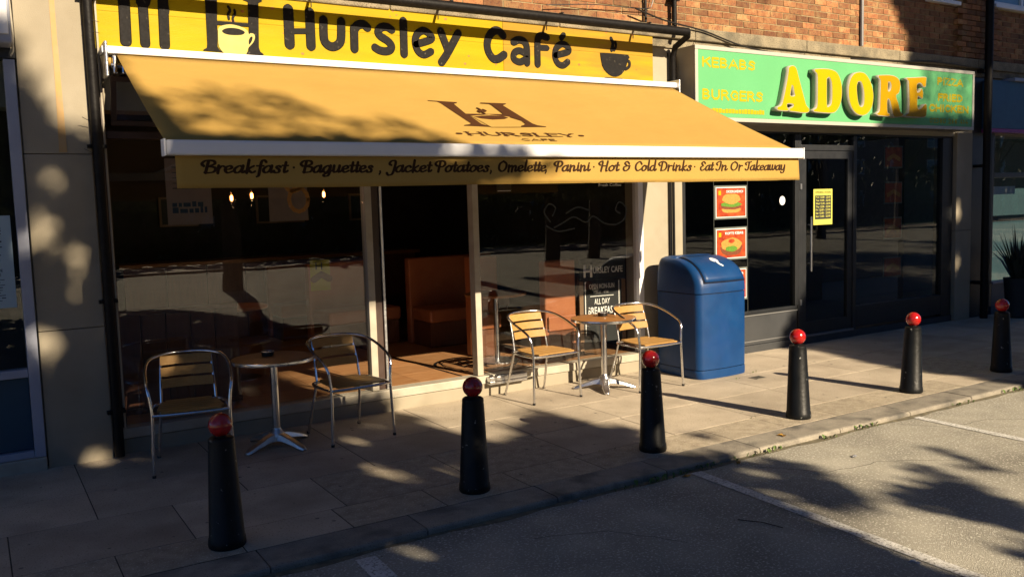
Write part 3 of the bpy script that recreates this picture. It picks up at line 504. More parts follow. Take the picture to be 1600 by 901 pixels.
# ================================================================ cafe shopfront
cafe = thing('cafe_shopfront', 'cafe shopfront with large panes, open doorway and pale frame under the orange awning', 'shopfront')
FY = .03
plinth = MB().box(.90, 6.245, -.03, .3, -.05, .118).build('plinth', M['conc'], cafe, bevel=.01)
MB().box(.90, 6.245, -.045, .11, .121, .2).build('sill', M['offwhite'], cafe, bevel=.006)
MB().box(.835, .90, -.02, .12, 0, 3.03).build('frame_post', M['conc'], cafe, bevel=.004)
MB().box(.903, .95, FY-.03, .1, .203, 3.0).build('frame_post', M['brownframe'], cafe, bevel=.004)
def post(x0, x1, m='offwhite', y0=-.01, y1=.09, z0=.203, z1=2.44): MB().box(x0, x1, y0, y1, z0, z1).build('frame_post', M[m], cafe, bevel=.004)
MB().box(4.19, 4.62, -.12, -.046, .118, .192).box(4.19, 4.62, -.125, -.05, .13, .15).build('door_track', M['alu_dull'], cafe, bevel=.004)
post(3.02, 3.085); post(3.165, 3.19, 'alu_dull', 0, .06); post(3.09, 3.16, 'brownframe', .02, .08)
post(4.12, 4.185); post(6.175, 6.243, 'white')
MB().box(3.19, 3.225, .09, .13, .203, 2.4).build('door_edge', M['brownframe'], cafe)
MB().box(.952, 6.174, -.005, .1, 2.443, 2.50).build('transom', M['brownframe'], cafe, bevel=.004)
MB().box(.952, 6.174, .0, .1, 2.95, 3.02).build('head_frame', M['brownframe'], cafe)
for x in (2.0, 3.05, 4.15, 5.2): MB().box(x-.025, x+.025, .0, .08, 2.503, 2.948).build('transom_post', M['brownframe'], cafe)
for a, b_, z0, z1 in ((.955, 3.018, .203, 2.44), (4.187, 6.173, .203, 2.44), (2.03, 3.02, 2.505, 2.945), (3.08, 4.12, 2.505, 2.945), (4.18, 5.17, 2.505, 2.945), (5.23, 6.17, 2.505, 2.945)):
    MB().box(a, b_, .04, .046, z0, z1).build('pane', M['glass'], cafe)
# open hopper light
hp = MB(); a0, a1 = .99, 1.95
for (u0, u1, v0, v1) in ((a0, a1, 0, .04), (a0, a1, .34, .38), (a0, a0+.04, .04, .34), (a1-.04, a1, .04, .34)): hp.box(u0, u1, 0, .035, v0, v1)
ho = hp.build('hopper_window', M['brownframe'], cafe, bevel=.003); ho.location = (0, .0, 2.54); ho.rotation_euler.x = math.radians(22)
pn = MB().box(a0+.04, a1-.04, .014, .018, .04, .34).build('pane', M['glass'], ho)
# chalk swirls and faint lettering on the right pane
sw = MB(); pl = lambda u, v, n: (u, .039-n, v)
for pts in ([(5.05,1.62),(4.98,1.72),(5.04,1.80),(5.12,1.76),(5.08,1.68)], [(5.10,1.56),(5.2,1.6),(5.35,1.66),(5.5,1.60),(5.6,1.66),(5.75,1.58),(5.9,1.56)],
            [(5.25,1.7),(5.4,1.76),(5.55,1.72)], [(5.9,1.56),(6.02,1.62),(6.04,1.74),(5.95,1.8),(5.9,1.72),(5.96,1.68)], [(5.0,1.58),(5.15,1.52),(5.35,1.54)]):
    ribbon(sw, [(p.x, p.y) for p in smooth_path([(p[0], p[1]+.05) for p in pts], 5)], .016, .0008, pl)
sw.build('chalk_scroll', M['chalkdim'], cafe)
for k, (t, z0) in enumerate((('Fresh', 2.02), ('HOT BREAKFAST', 1.94), ('ALL DAY MENU', 1.87))): pass
fit_text('Fresh Coffee', 5.68, 5.98, 2.02, 2.05, .038, 'lettering', M['chalk'], cafe, depth=.001)
# ================================================================ cafe interior
cf = kind(MB().box(.85, 6.3, .1105, 5.2, -.02, .192).build('cafe_floor', M['tilejoint']))
ty = .112
while ty < 4.2:
    tx = .86
    while tx < 6.28:
        MB().box(tx, min(tx+.446, 6.29), ty, ty+.446, .19, .2).build('tile', M['tile'], cf)
        tx += .45
    ty += .45
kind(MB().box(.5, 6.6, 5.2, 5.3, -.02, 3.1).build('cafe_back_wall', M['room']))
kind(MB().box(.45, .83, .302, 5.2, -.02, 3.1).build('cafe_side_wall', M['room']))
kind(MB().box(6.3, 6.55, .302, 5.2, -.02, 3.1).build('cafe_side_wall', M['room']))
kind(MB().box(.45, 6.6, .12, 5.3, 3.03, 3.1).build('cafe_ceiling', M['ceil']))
# floor emblem
em = MB(); plf = lambda u, v, n: (u, v, .2015+n)
ring = [(4.46+.43*math.cos(a), .64+.43*math.sin(a)) for a in [i*2*PI/40 for i in range(41)]]
ribbon(em, ring, .035, .0006, plf); ring = [(4.46+.36*math.cos(a), .64+.36*math.sin(a)) for a in [i*2*PI/40 for i in range(41)]]
ribbon(em, ring, .012, .0006, plf)
for dx in (-.2, -.1, .0, .1, .2): ribbon(em, [(4.46+dx, .64-.26+abs(dx)*.6), (4.46+dx, .64+.26-abs(dx)*.6)], .035, .0006, plf, .0003)
ribbon(em, [(3.9, 2.6), (4.0, .12)], .03, .0006, plf, .0002)
tag(em.build('floor_emblem', M['ink']), 'black round emblem and stripe laid on the sunlit floor inside the cafe doorway', 'floor emblem')
# booths and furniture inside
def booth(x, y, w_, h, d, label, rz=0):
    t = thing('booth_seat', label, 'booth', (x, y, .2), rz, 'booths inside the cafe')
    MB().box(0, w_, 0, .12, .004, h).build('backrest', M['booth'], t, bevel=.02)
    MB().box(.02, w_-.02, -d, -.004, .30, .46).build('cushion', M['booth'], t, bevel=.03)
    MB().box(.04, w_-.04, -d+.04, -.004, .004, .296).build('base', M['darkwood'], t)
    return t
booth(5.14, .30, .40, 1.05, .03, 'tall orange booth end close behind the right pane, half lit by the sun')
booth(4.62, 1.0, .36, 1.10, .1, 'narrower booth end deeper inside, left of the sunlit tall one')
booth(5.1, 3.2, 1.1, 1.0, .5, 'orange booth seat deep inside behind the right pane')
booth(3.3, 4.1, 1.3, .95, .5, 'orange booth seat far back behind the open doorway')
t = thing('partition_panel', 'dark brown wooden booth back close behind the left pane', 'partition', (.96, .42, .2))
for k in range(5): MB().box(k*.2+.003, k*.2+.197, 0, .04, .05, .83).build('panel_board', M['darkwood'], t, bevel=.004)
MB().box(0, 1.0, -.01, .05, .833, .87).build('rail', M['darkwood'], t); MB().box(0, 1.0, -.005, .045, .004, .047).build('rail', M['darkwood'], t)
booth(3.45, 2.9, 1.0, 1.02, .5, 'orange booth seat in the middle of the cafe behind the open doorway', .08)
booth(4.5, 2.3, .9, 1.05, .5, 'orange booth seat right of centre behind the doorway mullion')
t = thing('serving_counter', 'long dark wooden counter across the back of the cafe', 'counter', (1.6, 4.4, .2))
for k in range(8): MB().box(k*.5+.004, k*.5+.496, 0, .05, .004, 1.0).build('panel_board', M['darkwood'], t)
MB().box(-.05, 4.05, -.06, .6, 1.003, 1.05).build('worktop', M['tablewood'], t)
for i, (x, w_) in enumerate(((2.2, .5), (3.5, .7), (4.9, .5))):
    t = tag(MB().box(x, x+w_, 5.16, 5.19, 1.7, 2.1).build('wall_frame', M['boardframe']), ('small framed board on the back wall left of the doorway view', 'wide framed board on the cafe back wall behind the counter', 'small framed board on the back wall at the right')[i], 'picture'); MB().box(x+.03, x+w_-.03, 5.152, 5.158, 1.73, 2.07).build('board', M['board'], t)
def inner_table(x, y, label):
    t = thing('cafe_table', label, 'table', (x, y, .2), 0, 'tables inside the cafe')
    MB().lathe([(.32, .70), (.33, .705), (.33, .725), (.32, .73)], 28).build('tabletop', M['tablewood'], t, True)
    MB().tube([(0,0,.03),(0,0,.698)], .03, 10).build('column', M['alu'], t, True)
    MB().lathe([(.22, 0), (.22, .01), (.05, .03)], 20).build('foot', M['alu_dull'], t, True)
inner_table(4.72, .62, 'round table just inside the right pane behind the left sunlit wooden chair')
inner_table(2.2, 1.5, 'round table in the gloom behind the left pane')
# A-board
t = thing('chalkboard_sign', 'black A-board reading Hursley Cafe open Mon-Sun all day breakfast behind the glass', 'chalkboard', (5.90, .30, .2), -.12)
bz = 1.03
for s in (-1, 1):
    MB().box(s*.27-.025, s*.27+.025, -.014, .014, 0, .80).build('frame_post', M['boardframe'], t, bevel=.003)
MB().box(-.295, .295, -.014, .014, .803, 1.04).build('header', M['board'], t, bevel=.01)
MB().box(-.244, .244, -.01, .01, .12, .80).build('panel', M['board'], t)
for s in (-1, 1): MB().tube([(s*.26, .02, .9), (s*.26, .42, 0)], .014, 6).build('rear_leg', M['boardframe'], t)
def bt(s, x0, x1, z0, z1, b=.02): fit_text(s, x0, x1, z0, z1, -.0145 if z0 > .8 else -.0105, 'lettering', M['chalk'], t, bold=b, depth=.0012)
bt('URSLEY CAFE', -.12, .26, .88, .95); bt('H', -.24, -.13, .84, .98, .03)
bt('OPEN MON-SUN', -.17, .15, .71, .765, .015); bt('7AM - 4PM', -.09, .07, .655, .685, .01); bt('ALL DAY', -.11, .09, .535, .60, .02); bt('BREAKFAST', -.19, .17, .425, .51, .03)
for x0, x1, z0, z1 in ((-.225, -.215, .2, .79), (.205, .215, .2, .79), (-.16, .14, .625, .632)): MB().box(x0, x1, -.0115, -.0102, z0, z1).build('chalk_line', M['chalk'], t)
# posters hung behind the left pane
def poster(x0, x1, z0, z1, y, label, m='pinkpaper', deco=None):
    t = tag(MB().box(x0, x1, y, y+.003, z0, z1).build('poster', M[m]), label, 'poster')
    if deco: deco(t, x0, x1, z0, z1, y-.0006)
    return t
def scrib(t, x0, x1, z0, z1, y, m='papertext', n=5, th=.008, name='print'):
    mb = MB()
    for k in range(n):
        z = z1-(z1-z0)*(k+.5)/n; x = x0
        while x < x1-.02:
            l = random.uniform(.02, .06); mb.box(x, min(x+l, x1), y, y+.0004, z-th/2, z+th/2*random.uniform(.4, 1.4)); x += l+.012
    return mb.build(name, M[m], t)
poster(1.37, 1.72, 1.77, 2.3, .08, 'pale pinkish poster hanging at the left of the big left pane', deco=lambda t, a, b_, c_, d, y: (scrib(t, a+.04, b_-.04, c_+.09, c_+.19, y, n=2, th=.045), scrib(t, a+.05, b_-.08, c_+.27, d-.05, y, 'chalkdim', 5)))
def cup_deco(t, a, b_, c_, d, y):
    mb = MB()
    for (r, cx_, cz) in ((.09, .22, .36), (.085, .26, .18)):
        ribbon(mb, [(a+cx_+r*math.cos(q), c_+cz+r*math.sin(q)*1.2) for q in [i*PI/6 for i in range(13)]], .035, .0006, lambda u, v, n: (u, y-n, v))
    mb.build('print', M['bun'], t); scrib(t, a+.03, a+.14, d-.12, d-.03, y, n=2, th=.03)
poster(2.19, 2.53, 1.77, 2.3, .08, 'brown poster with food picture hanging nearer the doorway in the left pane', deco=cup_deco)
def h_deco(t, a, b_, c_, d, y):
    fit_text('H', a+.05, a+.11, d-.085, d-.02, y, 'lettering', M['ink'], t); mb = MB()
    ribbon(mb, [(a+.03, c_+.1), (a+.1, c_+.14), (a+.17, c_+.1)], .06, .0006, lambda u, v, n: (u, y-n, v)); mb.build('print', M['patty'], t)
poster(2.52, 2.70, 1.15, 1.42, .08, 'small yellow poster with black H stuck low in the left pane', 'yprint', h_deco)
poster(4.45, 4.62, 1.98, 2.1, .08, 'small framed notice at the top of the right pane by the doorway', 'room', lambda t, a, b_, c_, d, y: MB().box(a+.01, b_-.01, y, y+.0004, c_+.01, c_+.016).build('print', M['chalk'], t))
# pendant bulbs and ceiling lamp
for i, (x, y, z, lb) in enumerate(((2.24, 1.5, 2.0, 'leftmost of three glowing amber bulbs inside the left pane'), (2.44, 1.5, 2.02, 'middle one of three glowing amber bulbs inside the left pane'), (3.19, 1.5, 2.02, 'rightmost glowing amber bulb right of the brown food poster'))):
    t = thing('pendant_lamp', lb, 'lamp', (x, y, z), 0, 'pendant bulbs inside the cafe')
    MB().lathe([(.004, -.03), (.014, -.02), (.014, .02), (.004, .03)], 10).build('filament', M['bulb'], t, True)
    MB().lathe([(.015, -.055), (.042, -.03), (.05, 0), (.03, .04), (.014, .06)], 14).build('bulb_glass', M['glass'], t, True)
    MB().tube([(0, 0, .06), (0, 0, 1.02)], .003, 5).build('cord', M['black'], t)
    ld = bpy.data.lights.new('bulb_glow', 'POINT'); ld.energy = .7; ld.color = (1, .5, .2); ld.shadow_soft_size = .02
    lo = bpy.data.objects.new('bulb_glow', ld); C.objects.link(lo); lo.parent = t; lo.location = (0, 0, -.09)
tag(MB().lathe([(.12, 0), (.13, .01), (.13, .03)], 24, (1.47, 2.7, 2.99)).build('ceiling_lamp', M['lamp']), 'flat round lit lamp on the cafe ceiling seen through the top light', 'lamp')
# ================================================================ cafe name board
sb = thing('cafe_sign', 'yellow wooden name board reading Hursley Cafe with fork, spoon, knife and cup', 'sign')
for (x0, x1, z0, z1, m) in ((.895, 4.49, 3.105, 3.385, 'signwood'), (4.494, 6.37, 3.105, 3.385, 'signorange'), (.895, 4.49, 3.387, 3.66, 'signwood'), (4.494, 6.37, 3.387, 3.66, 'signorange')):
    MB().box(x0, x1, -.055, -.036, z0, z1).build('board', M[m], sb)
kn = MB()
for i in range(34):
    x = random.uniform(.95, 6.3); z = random.uniform(3.14, 3.6); r = random.uniform(.004, .014)
    kn.lathe([(r, 0), (r*.8, .0006)], 8, (0, 0, 0)); b0 = len(kn.v)-16
    for j in range(b0, len(kn.v)): v = kn.v[j]; kn.v[j] = (x+v[0]*1.4, -.0552-v[2], z+v[1])
kind(kn.build('knot', M['knot'], sb), 'stuff')
pls = lambda u, v, n: (u, -.0562-n, v)
for i, (wd_, pts) in enumerate(SIGN):
    mb = MB(); ribbon(mb, [(p.x, p.y) for p in smooth_path(pts, 6)], wd_, .004, pls, .0004*(i % 5)); mb.build('letter_stroke', M['ink'], sb)
def flat(ring, mt, name, parent, y, depth=.002, rnd_=4):
    me = curve_mesh([round_ring(r, rnd_) if rnd_ else r for r in ring], depth); on_plane(me, (0, y, 0), (1, 0, 0), (0, 0, 1)); me.materials.clear(); me.materials.append(mt); return link(name, me, parent)
flat([SPOLY['cup']], M['ink'], 'cup_emblem', sb, -.059, .0035, 2)
for k_ in ('forkhead', 'forkhead2', 'knife'): flat([SPOLY[k_]], M['ink'], 'cutlery_emblem', sb, -.0592, .004, 2)
flat([SPOLY['Hleft']], M['ink'], 'letter', sb, -.059, .0035, 0)
flat([SPOLY['mug']], M['mug'], 'mug_emblem', sb, -.0635, .0008, 3)
inner = [(sum(p[0] for p in SPOLY['mug'])/len(SPOLY['mug'])*.06+p[0]*.94, sum(p[1] for p in SPOLY['mug'])/len(SPOLY['mug'])*.06+p[1]*.94-.006) for p in SPOLY['mug']]
flat([SPOLY['coffee']], M['ink'], 'coffee_emblem', sb, -.0655, .0008, 3); flat([SPOLY['handlehole']], M['ink'], 'handle_gap', sb, -.0655, .0008, 3)
# gutter pipe over the sign
g = tag(MB().tube([(.2, -.33, 3.625), (6.62, -.33, 3.615)], .045, 14).build('gutter_pipe', M['blackpipe'], None, True), 'black horizontal pipe running above the yellow cafe board', 'pipe')
for x in (1.4, 2.6, 3.8, 5.0, 6.1):
    t_ = MB().box(x-.012, x+.012, -.34, -.0, 3.665, 3.675).tube([(x, -.06, 3.66), (x, -.06, 3.56)], .004, 5).build('bracket', M['blackpipe'], g)
t = thing('corner_downpipe', 'black downpipe beside the right end of the yellow board, down to the awning', 'downpipe')
MB().tube([(6.62, -.33, 3.615), (6.65, -.30, 3.58), (6.65, -.10, 3.5), (6.65, -.06, 3.4), (6.65, -.06, 3.0)], .032, 12).build('upper_pipe', M['blackpipe'], t, True)
MB().tube([(6.655, -.04, 3.0), (6.655, -.04, .02)], .016, 10).build('lower_pipe', M['blackpipe'], t, True)
MB().tube([(6.615, -.02, 3.45), (6.615, -.02, .05)], .009, 8).build('conduit', M['blackpipe'], t, True)
MB().tube([(6.68, -.06, 6.8), (6.68, -.06, 3.7), (6.66, -.2, 3.64)], .028, 12).build('riser_pipe', M['blackpipe'], t, True)
for z in (4.0, 4.6): MB().box(6.62, 6.74, -.09, -.0, z, z+.02).build('clip', M['blackpipe'], t)
t = thing('left_downpipe', 'tall black downpipe between the cream pier and the cafe', 'downpipe')
MB().tube([(.865, -.155, 7.0), (.865, -.155, .02)], .036, 14).build('pipe', M['blackpipe'], t, True)
for z in (3.45, 2.36, 1.2, .35): MB().box(.80, .93, -.16, -.02, z, z+.025).build('clip', M['blackpipe'], t)
MB().tube([(.925, -.085, 3.6), (.93, -.06, 2.0), (.93, -.05, .2)], .008, 6).build('cable', M['offwhite'], t)
wire = MB()
for z, dx in ((2.32, 1), (2.55, 1), (3.3, -1), (3.22, -1)): wire.tube([(.83, -.17, z), (.83-.1*dx if dx < 0 else .77, -.2, z+.03*dx)], .0025, 4)
wire.build('cut_ties', M['black'], t)
t = thing('right_downpipe', 'wide black downpipe between the green takeaway sign and the blue shop sign', 'downpipe')
MB().tube([(12.58, -.16, 7.4), (12.58, -.16, .0)], .055, 14).build('pipe', M['blackpipe'], t, True)
for z in (.5, 2.2, 3.55, 5): MB().box(12.50, 12.66, -.14, -.0, z, z+.04).build('clip', M['blackpipe'], t)
tag(MB().tube([(9.92, -.02, 3.75), (9.92, -.02, 7.2)], .022, 8).build('wall_pipe', M['riserline'], None, True), 'thin grey vertical pipe on the brick wall above the big yellow letters', 'pipe')
tag(MB().tube([(6.3, -.03, 3.75), (6.3, -.03, 6.9)], .016, 6).build('brick_conduit', M['blackpipe'], None, True), 'thin dark vertical conduit on the bricks left of the corner downpipe', 'conduit')
for k, (p, lb) in enumerate((([(6.1, -.1, 3.86), (6.45, -.1, 3.78), (6.7, -.12, 3.74), (7.1, -.1, 3.70), (7.7, -.1, 3.58), (8.4, -.1, 3.53)], 'black cable drooping from the corner pipe over the left end of the green sign'),
           ([(9.6, -.1, 3.56), (10.2, -.1, 3.58), (10.8, -.1, 3.60), (11.4, -.09, 3.63), (12.5, -.1, 3.60)], 'black cable lying along the coping above the right end of the green sign'),
           ([(6.35, -.05, 4.6), (6.40, -.05, 4.2), (6.38, -.05, 3.95), (6.25, -.05, 3.88), (5.6, -.06, 3.86), (5.0, -.06, 3.80)], 'thin loose black cable hanging in a loop on the bricks over the cafe board'))):
    tag(MB().tube(smooth_path(p, 5), .009 if k < 2 else .005, 6).build('cable', M['black'], None, True), lb, 'cable', 'cables on the facade')
t = thing('junction_box', 'small white junction box on the cream wall beside the awning corner', 'box', (6.76, -.012, 3.0))
MB().box(-.045, .045, -.05, 0, -.05, .045).build('casing', M['white'], t, bevel=.006)
MB().tube([(0, -.02, .045), (0, -.02, .34)], .008, 6).build('cable_entry', M['black'], t)
MB().tube([(0.01, -.02, -.05), (0.01, -.02, -.3)], .006, 6).build('cable_tail', M['white'], t)
# ================================================================ awning
aw = thing('awning', 'orange canvas awning with white front bar and lettered valance over the cafe', 'awning')
AX0, AX1 = 1.03, 6.50
A0v = Vector((0, -.2, 3.05)); A1v = Vector((0, -1.86, 2.27)); Ae = (A1v-A0v).normalized(); AL = (A1v-A0v).length
MB().box(.93, 6.58, -.235, -.06, 3.045, 3.10).build('cassette', M['white'], aw, bevel=.01)
MB().tube([(.96, -.15, 3.0), (6.55, -.15, 3.0)], .038, 12).build('roller', M['fabric'], aw, True)
An = Vector((1, 0, 0)).cross(Ae).normalized()
if An.z < 0: An = -An
nx, ns = 60, 14; vs = []
for j in range(ns+1):
    for i in range(nx+1):
        x = AX0+(AX1-AX0)*i/nx; s = AL*j/ns
        sag = -.012*math.sin(PI*j/ns)*(1+.25*math.sin(x*2.3+1)) - .003*math.sin(PI*j/ns)*math.sin(x*9)
        vs.append(A0v+Vector((x, 0, 0))+Ae*s+An*sag)
mb = MB(); mb.add(vs, [(j*(nx+1)+i, j*(nx+1)+i+1, (j+1)*(nx+1)+i+1, (j+1)*(nx+1)+i) for j in range(ns) for i in range(nx)])
fab = mb.build('canopy', M['fabric'], aw, True); so = fab.modifiers.new('thickness', 'SOLIDIFY'); so.thickness = .002; so.offset = -1
MB().box(AX0-.015, AX1+.02, -1.93, -1.85, 2.195, 2.285).build('front_bar', M['white'], aw, bevel=.014)
for x in (AX0-.022, AX1+.021): MB().box(x-.006, x+.006, -1.935, -1.845, 2.19, 2.29).build('end_cap', M['white'], aw, bevel=.003)
nvx, nvz = 120, 6; vs = []
def val_y(x, t_): return -1.885-.004*math.sin(x*3.1)*t_-.003*math.sin(x*11+1)*t_
for j in range(nvz+1):
    for i in range(nvx+1):
        x = AX0+.04+(AX1-AX0-.04)*i/nvx; t_ = j/nvz; zb = 2.0+.003*math.sin(x*2.1)
        vs.append((x+(.012*t_ if i > nvx*.98 else 0), val_y(x, t_), 2.196+(zb-2.196)*t_))
mb = MB(); mb.add(vs, [(j*(nvx+1)+i, j*(nvx+1)+i+1, (j+1)*(nvx+1)+i+1, (j+1)*(nvx+1)+i) for j in range(nvz) for i in range(nvx)])
va = mb.build('valance', M['fabric'], aw, True); so = va.modifiers.new('thickness', 'SOLIDIFY'); so.thickness = .0016; so.offset = 0
MB().box(AX0+.04, AX1, -1.8885, -1.8875, 2.001, 2.003).build('hem', M['fabric'], aw)
plv = lambda u, v, n: (u, val_y(u, (2.196-v)/.196)-.0018-n, v)
for wd_, x0, x1 in WORDS:
    vl = MB(); script_word(wd_, x0, x1, 2.092, .0415, plv, vl); vl.build('lettering', M['inkdark'], aw)
pla = lambda u, s, n: A0v+Vector((u, 0, 0))+Ae*s+An*(.0008+n-.012*math.sin(PI*min(max(s/AL, 0), 1))*(1+.25*math.sin(u*2.3+1))+.0032)
def aflat(ring, mt, name, lift=.0):
    me = curve_mesh([ring], .0003)
    for v in me.vertices: c_ = v.co.copy(); v.co = pla(c_.x, c_.y, lift+.0006+c_.z)
    me.materials.clear(); me.materials.append(mt); return link(name, me, aw)
aflat(ALOGO['H'], M['inkbrown'], 'printed_letter'); aflat(ALOGO['cupbody'], M['fabric'], 'printed_cup', .0012)
aflat(ALOGO['cup'], M['inkbrown'], 'printed_coffee', .0024)
lm = MB()
for k_ in ('steam1', 'steam2'): ribbon(lm, [(p.x, p.y) for p in smooth_path(ALOGO[k_], 4)], .02, .0006, pla, .003)
lm.build('printed_steam', M['inkbrown'], aw)
def atext(s, x0, x1, s0, s1, bold=0):
    me = text_mesh(s, 1, bold=bold, depth=0); xs_ = [v.co.x for v in me.vertices]; ys_ = [v.co.y for v in me.vertices]; a, b_, c_, d = min(xs_), max(xs_), min(ys_), max(ys_)
    for v in me.vertices: v.co = pla(x0+(v.co.x-a)/(b_-a)*(x1-x0), s1+(v.co.y-c_)/(d-c_)*(s0-s1), .0012)
    me.materials.clear(); me.materials.append(M['inkbrown']); return link('printed_lettering', me, aw)
caps('HURSLEY', 3.19, 4.19, 1.605, 1.508, .026, pla, 'printed_lettering', M['inkbrown'], aw, .0003, serif=.022, nib=(.45, 0)); caps('CAFE', 3.60, 3.93, 1.70, 1.65, .008, pla, 'printed_lettering', M['inkbrown'], aw, .0003)
sm = MB()
for x in (3.13, 4.245): ribbon(sm, [(x-.012, 1.56), (x+.012, 1.56)], .03, .0006, pla, .001)
sm.build('printed_dot', M['inkbrown'], aw)
for x, sgn in ((1.25, 1), (6.28, -1)):                       # folding arms
    el = (x+sgn*.95, -.95, 2.55)
    MB().tube([(x, -.17, 2.95), el], .022, 8).build('arm', M['white'], aw, True)
    MB().tube([el, (x+sgn*.35, -1.85, 2.25)], .018, 8).build('forearm', M['white'], aw, True)
    MB().tube([(el[0], el[1], el[2]-.035), (el[0], el[1], el[2]+.035)], .03, 10).build('elbow', M['alu_dull'], aw, True)
for x in (.955, 6.56):
    MB().box(x-.012, x+.012, -.27, -.03, 2.87, 3.13).build('end_bracket', M['alu_dull'], aw, bevel=.01)
for x, w_ in ((1.0, .035), (1.06, .05)):
    MB().box(x, x+w_, -.22, -.05, 2.90, 3.04).build('arm_bracket', M['alu'], aw, bevel=.012)
MB().tube([(.99, -.2, 2.96), (1.16, -.2, 2.97)], .02, 8).build('gear', M['alu'], aw, True)
# ================================================================ takeaway sign
ts = thing('takeaway_sign', 'long mint green box sign with raised yellow letters ADORE', 'sign')
SX0, SX1, SZ0, SZ1 = 6.74, 11.975, 2.70, 3.50
MB().box(SX0, SX1, -.296, -.015, SZ0, SZ1).build('sign_box', M['signbox'], ts, bevel=.004)
MB().box(SX0+.045, SX1-.045, -.306, -.297, SZ0+.045, SZ1-.045).build('panel', M['green'], ts)
for (a, b_, c_, d) in ((SX0, SX1, SZ0, SZ0+.043), (SX0, SX1, SZ1-.043, SZ1), (SX0, SX0+.043, SZ0+.044, SZ1-.044), (SX1-.043, SX1, SZ0+.044, SZ1-.044)):
    MB().box(a, b_, -.312, -.298, c_, d).build('edge_trim', M['signedge'], ts, bevel=.003)
for (s, x0, x1, z0, z1, b) in (('KEBABS', 6.84, 7.67, 3.27, 3.385, .035), ('BURGERS', 6.84, 7.79, 2.925, 3.045, .03), ('PIZZA', 11.11, 11.72, 3.275, 3.385, .02), ('FRIED', 11.13, 11.71, 3.065, 3.175, .02), ('CHICKEN', 10.93, 11.86, 2.92, 3.03, .02), ('02380 266 414', 10.95, 11.84, 2.775, 2.845, .02), ('EATADOREONLINE.CO.UK', 6.82, 7.8, 2.79, 2.845, .02)):
    if s.startswith('EAT'):
        mb = MB(); x = x0
        while x < x1-.02: l = random.uniform(.03, .05); mb.box(x, x+l, -.3085, -.3065, z0, z1-random.uniform(0, .015)); x += l+.006
        mb.build('lettering', M['yprint'], ts); continue
    caps(s, x0, x1, z0, z1, (z1-z0)*((.235 if x0 < 10 else .27) if len(s) < 12 else .2), lambda u, v, n: (u, -.3066-n, v), 'lettering', M['yprint'], ts)
for k_, rings in ADORE.items():
    rr_ = [round_ring(r, 3) for r in rings]; me = curve_mesh(rr_, .045, 0); on_plane(me, (0, -.355, 0), (1, 0, 0), (0, 0, 1))
    me.materials.clear(); me.materials.append(M['letterside']); me.materials.append(M['yelloworange' if k_ in 'RE' else 'yellowface'])
    bm = bmesh.new(); bm.from_mesh(me); bmesh.ops.remove_doubles(bm, verts=bm.verts, dist=1e-5); bmesh.ops.recalc_face_normals(bm, faces=bm.faces); bm.to_mesh(me); bm.free()
    let = link('letter', me, ts)
    for p in me.polygons: p.material_index = 0
    # slightly inset coloured face standing proud of the white return
    cx_ = sum(p[0] for p in rr_[0])/len(rr_[0]); cz_ = sum(p[1] for p in rr_[0])/len(rr_[0])
    cu = bpy.data.curves.new('tmp', 'CURVE'); cu.dimensions = '2D'; cu.fill_mode = 'BOTH'; cu.extrude = .0012; cu.offset = -.007
    for r in rr_:
        s_ = cu.splines.new('POLY'); s_.points.add(len(r)-1); s_.use_cyclic_u = True
        for p, q in zip(s_.points, r): p.co = (q[0], q[1], 0, 1)
    oo = bpy.data.objects.new('tmp', cu); C.objects.link(oo); m2 = bpy.data.meshes.new_from_object(oo.evaluated_get(bpy.context.evaluated_depsgraph_get())); bpy.data.objects.remove(oo)
    on_plane(m2, (0, -.402, 0), (1, 0, 0), (0, 0, 1)); m2.materials.clear(); m2.materials.append(M['yelloworange' if k_ in 'RE' else 'yellowface']); link('letter_face', m2, let)
# ================================================================ takeaway shopfront
tk = thing('takeaway_shopfront', 'dark grey aluminium takeaway shopfront with glass door under the green sign', 'shopfront')
def tb(name, m, *a, bev=.004): return MB().box(*a).build(name, M[m], tk, bevel=bev)
tb('plinth', 'riser', 6.82, 12.02, -.005, .25, -.03, .085)
tb('stall_riser', 'riser', 6.82, 8.745, .02, .1, .088, .445)
tb('riser_trim', 'riserline', 6.82, 8.745, .008, .018, .44, .452, bev=0); tb('riser_trim', 'riserline', 6.82, 8.745, .008, .018, .125, .135, bev=0)
tb('frame_rail', 'anthracite', 6.82, 8.745, .01, .09, .455, .50); tb('frame_rail', 'anthracite', 6.82, 12.0, .01, .09, 2.62, 2.70)
for x0, x1 in ((6.825, 6.87), (8.69, 8.745), (8.748, 8.80), (9.80, 9.87), (11.76, 12.0)): tb('frame_post', 'anthracite', x0, x1, -.0, .09, .503 if x1 < 8.746 else .09, 2.615)
tb('frame_rail', 'anthracite', 8.80, 9.80, .0, .09, 2.42, 2.49); tb('threshold', 'riserline', 8.80, 9.80, -.02, .1, .088, .115)
tb('frame_rail', 'anthracite', 9.872, 11.758, .0, .09, .12, .40)
for a in ((6.872, 8.688, .504, 2.615), (9.872, 11.758, .403, 2.615), (8.803, 9.797, 2.493, 2.615)):
    MB().box(a[0], a[1], .04, .046, a[2], a[3]).build('pane', M['dglass'], tk)
door = MB().box(8.805, 8.90, .01, .06, .12, 2.415).box(9.70, 9.795, .01, .06, .12, 2.415).box(8.90, 9.70, .01, .06, 2.32, 2.415).box(8.90, 9.70, .01, .06, .12, .27).build('door', M['anthracite'], tk)
MB().box(8.902, 9.698, .033, .039, .272, 2.318).build('pane', M['dglass'], door)
MB().tube([(8.925, -.05, .92), (8.925, -.05, 1.60)], .013, 10).tube([(8.925, -.05, 1.02), (8.925, .01, 1.02)], .009, 8).tube([(8.925, -.05, 1.5), (8.925, .01, 1.5)], .009, 8).build('handle', M['alu'], door, True)
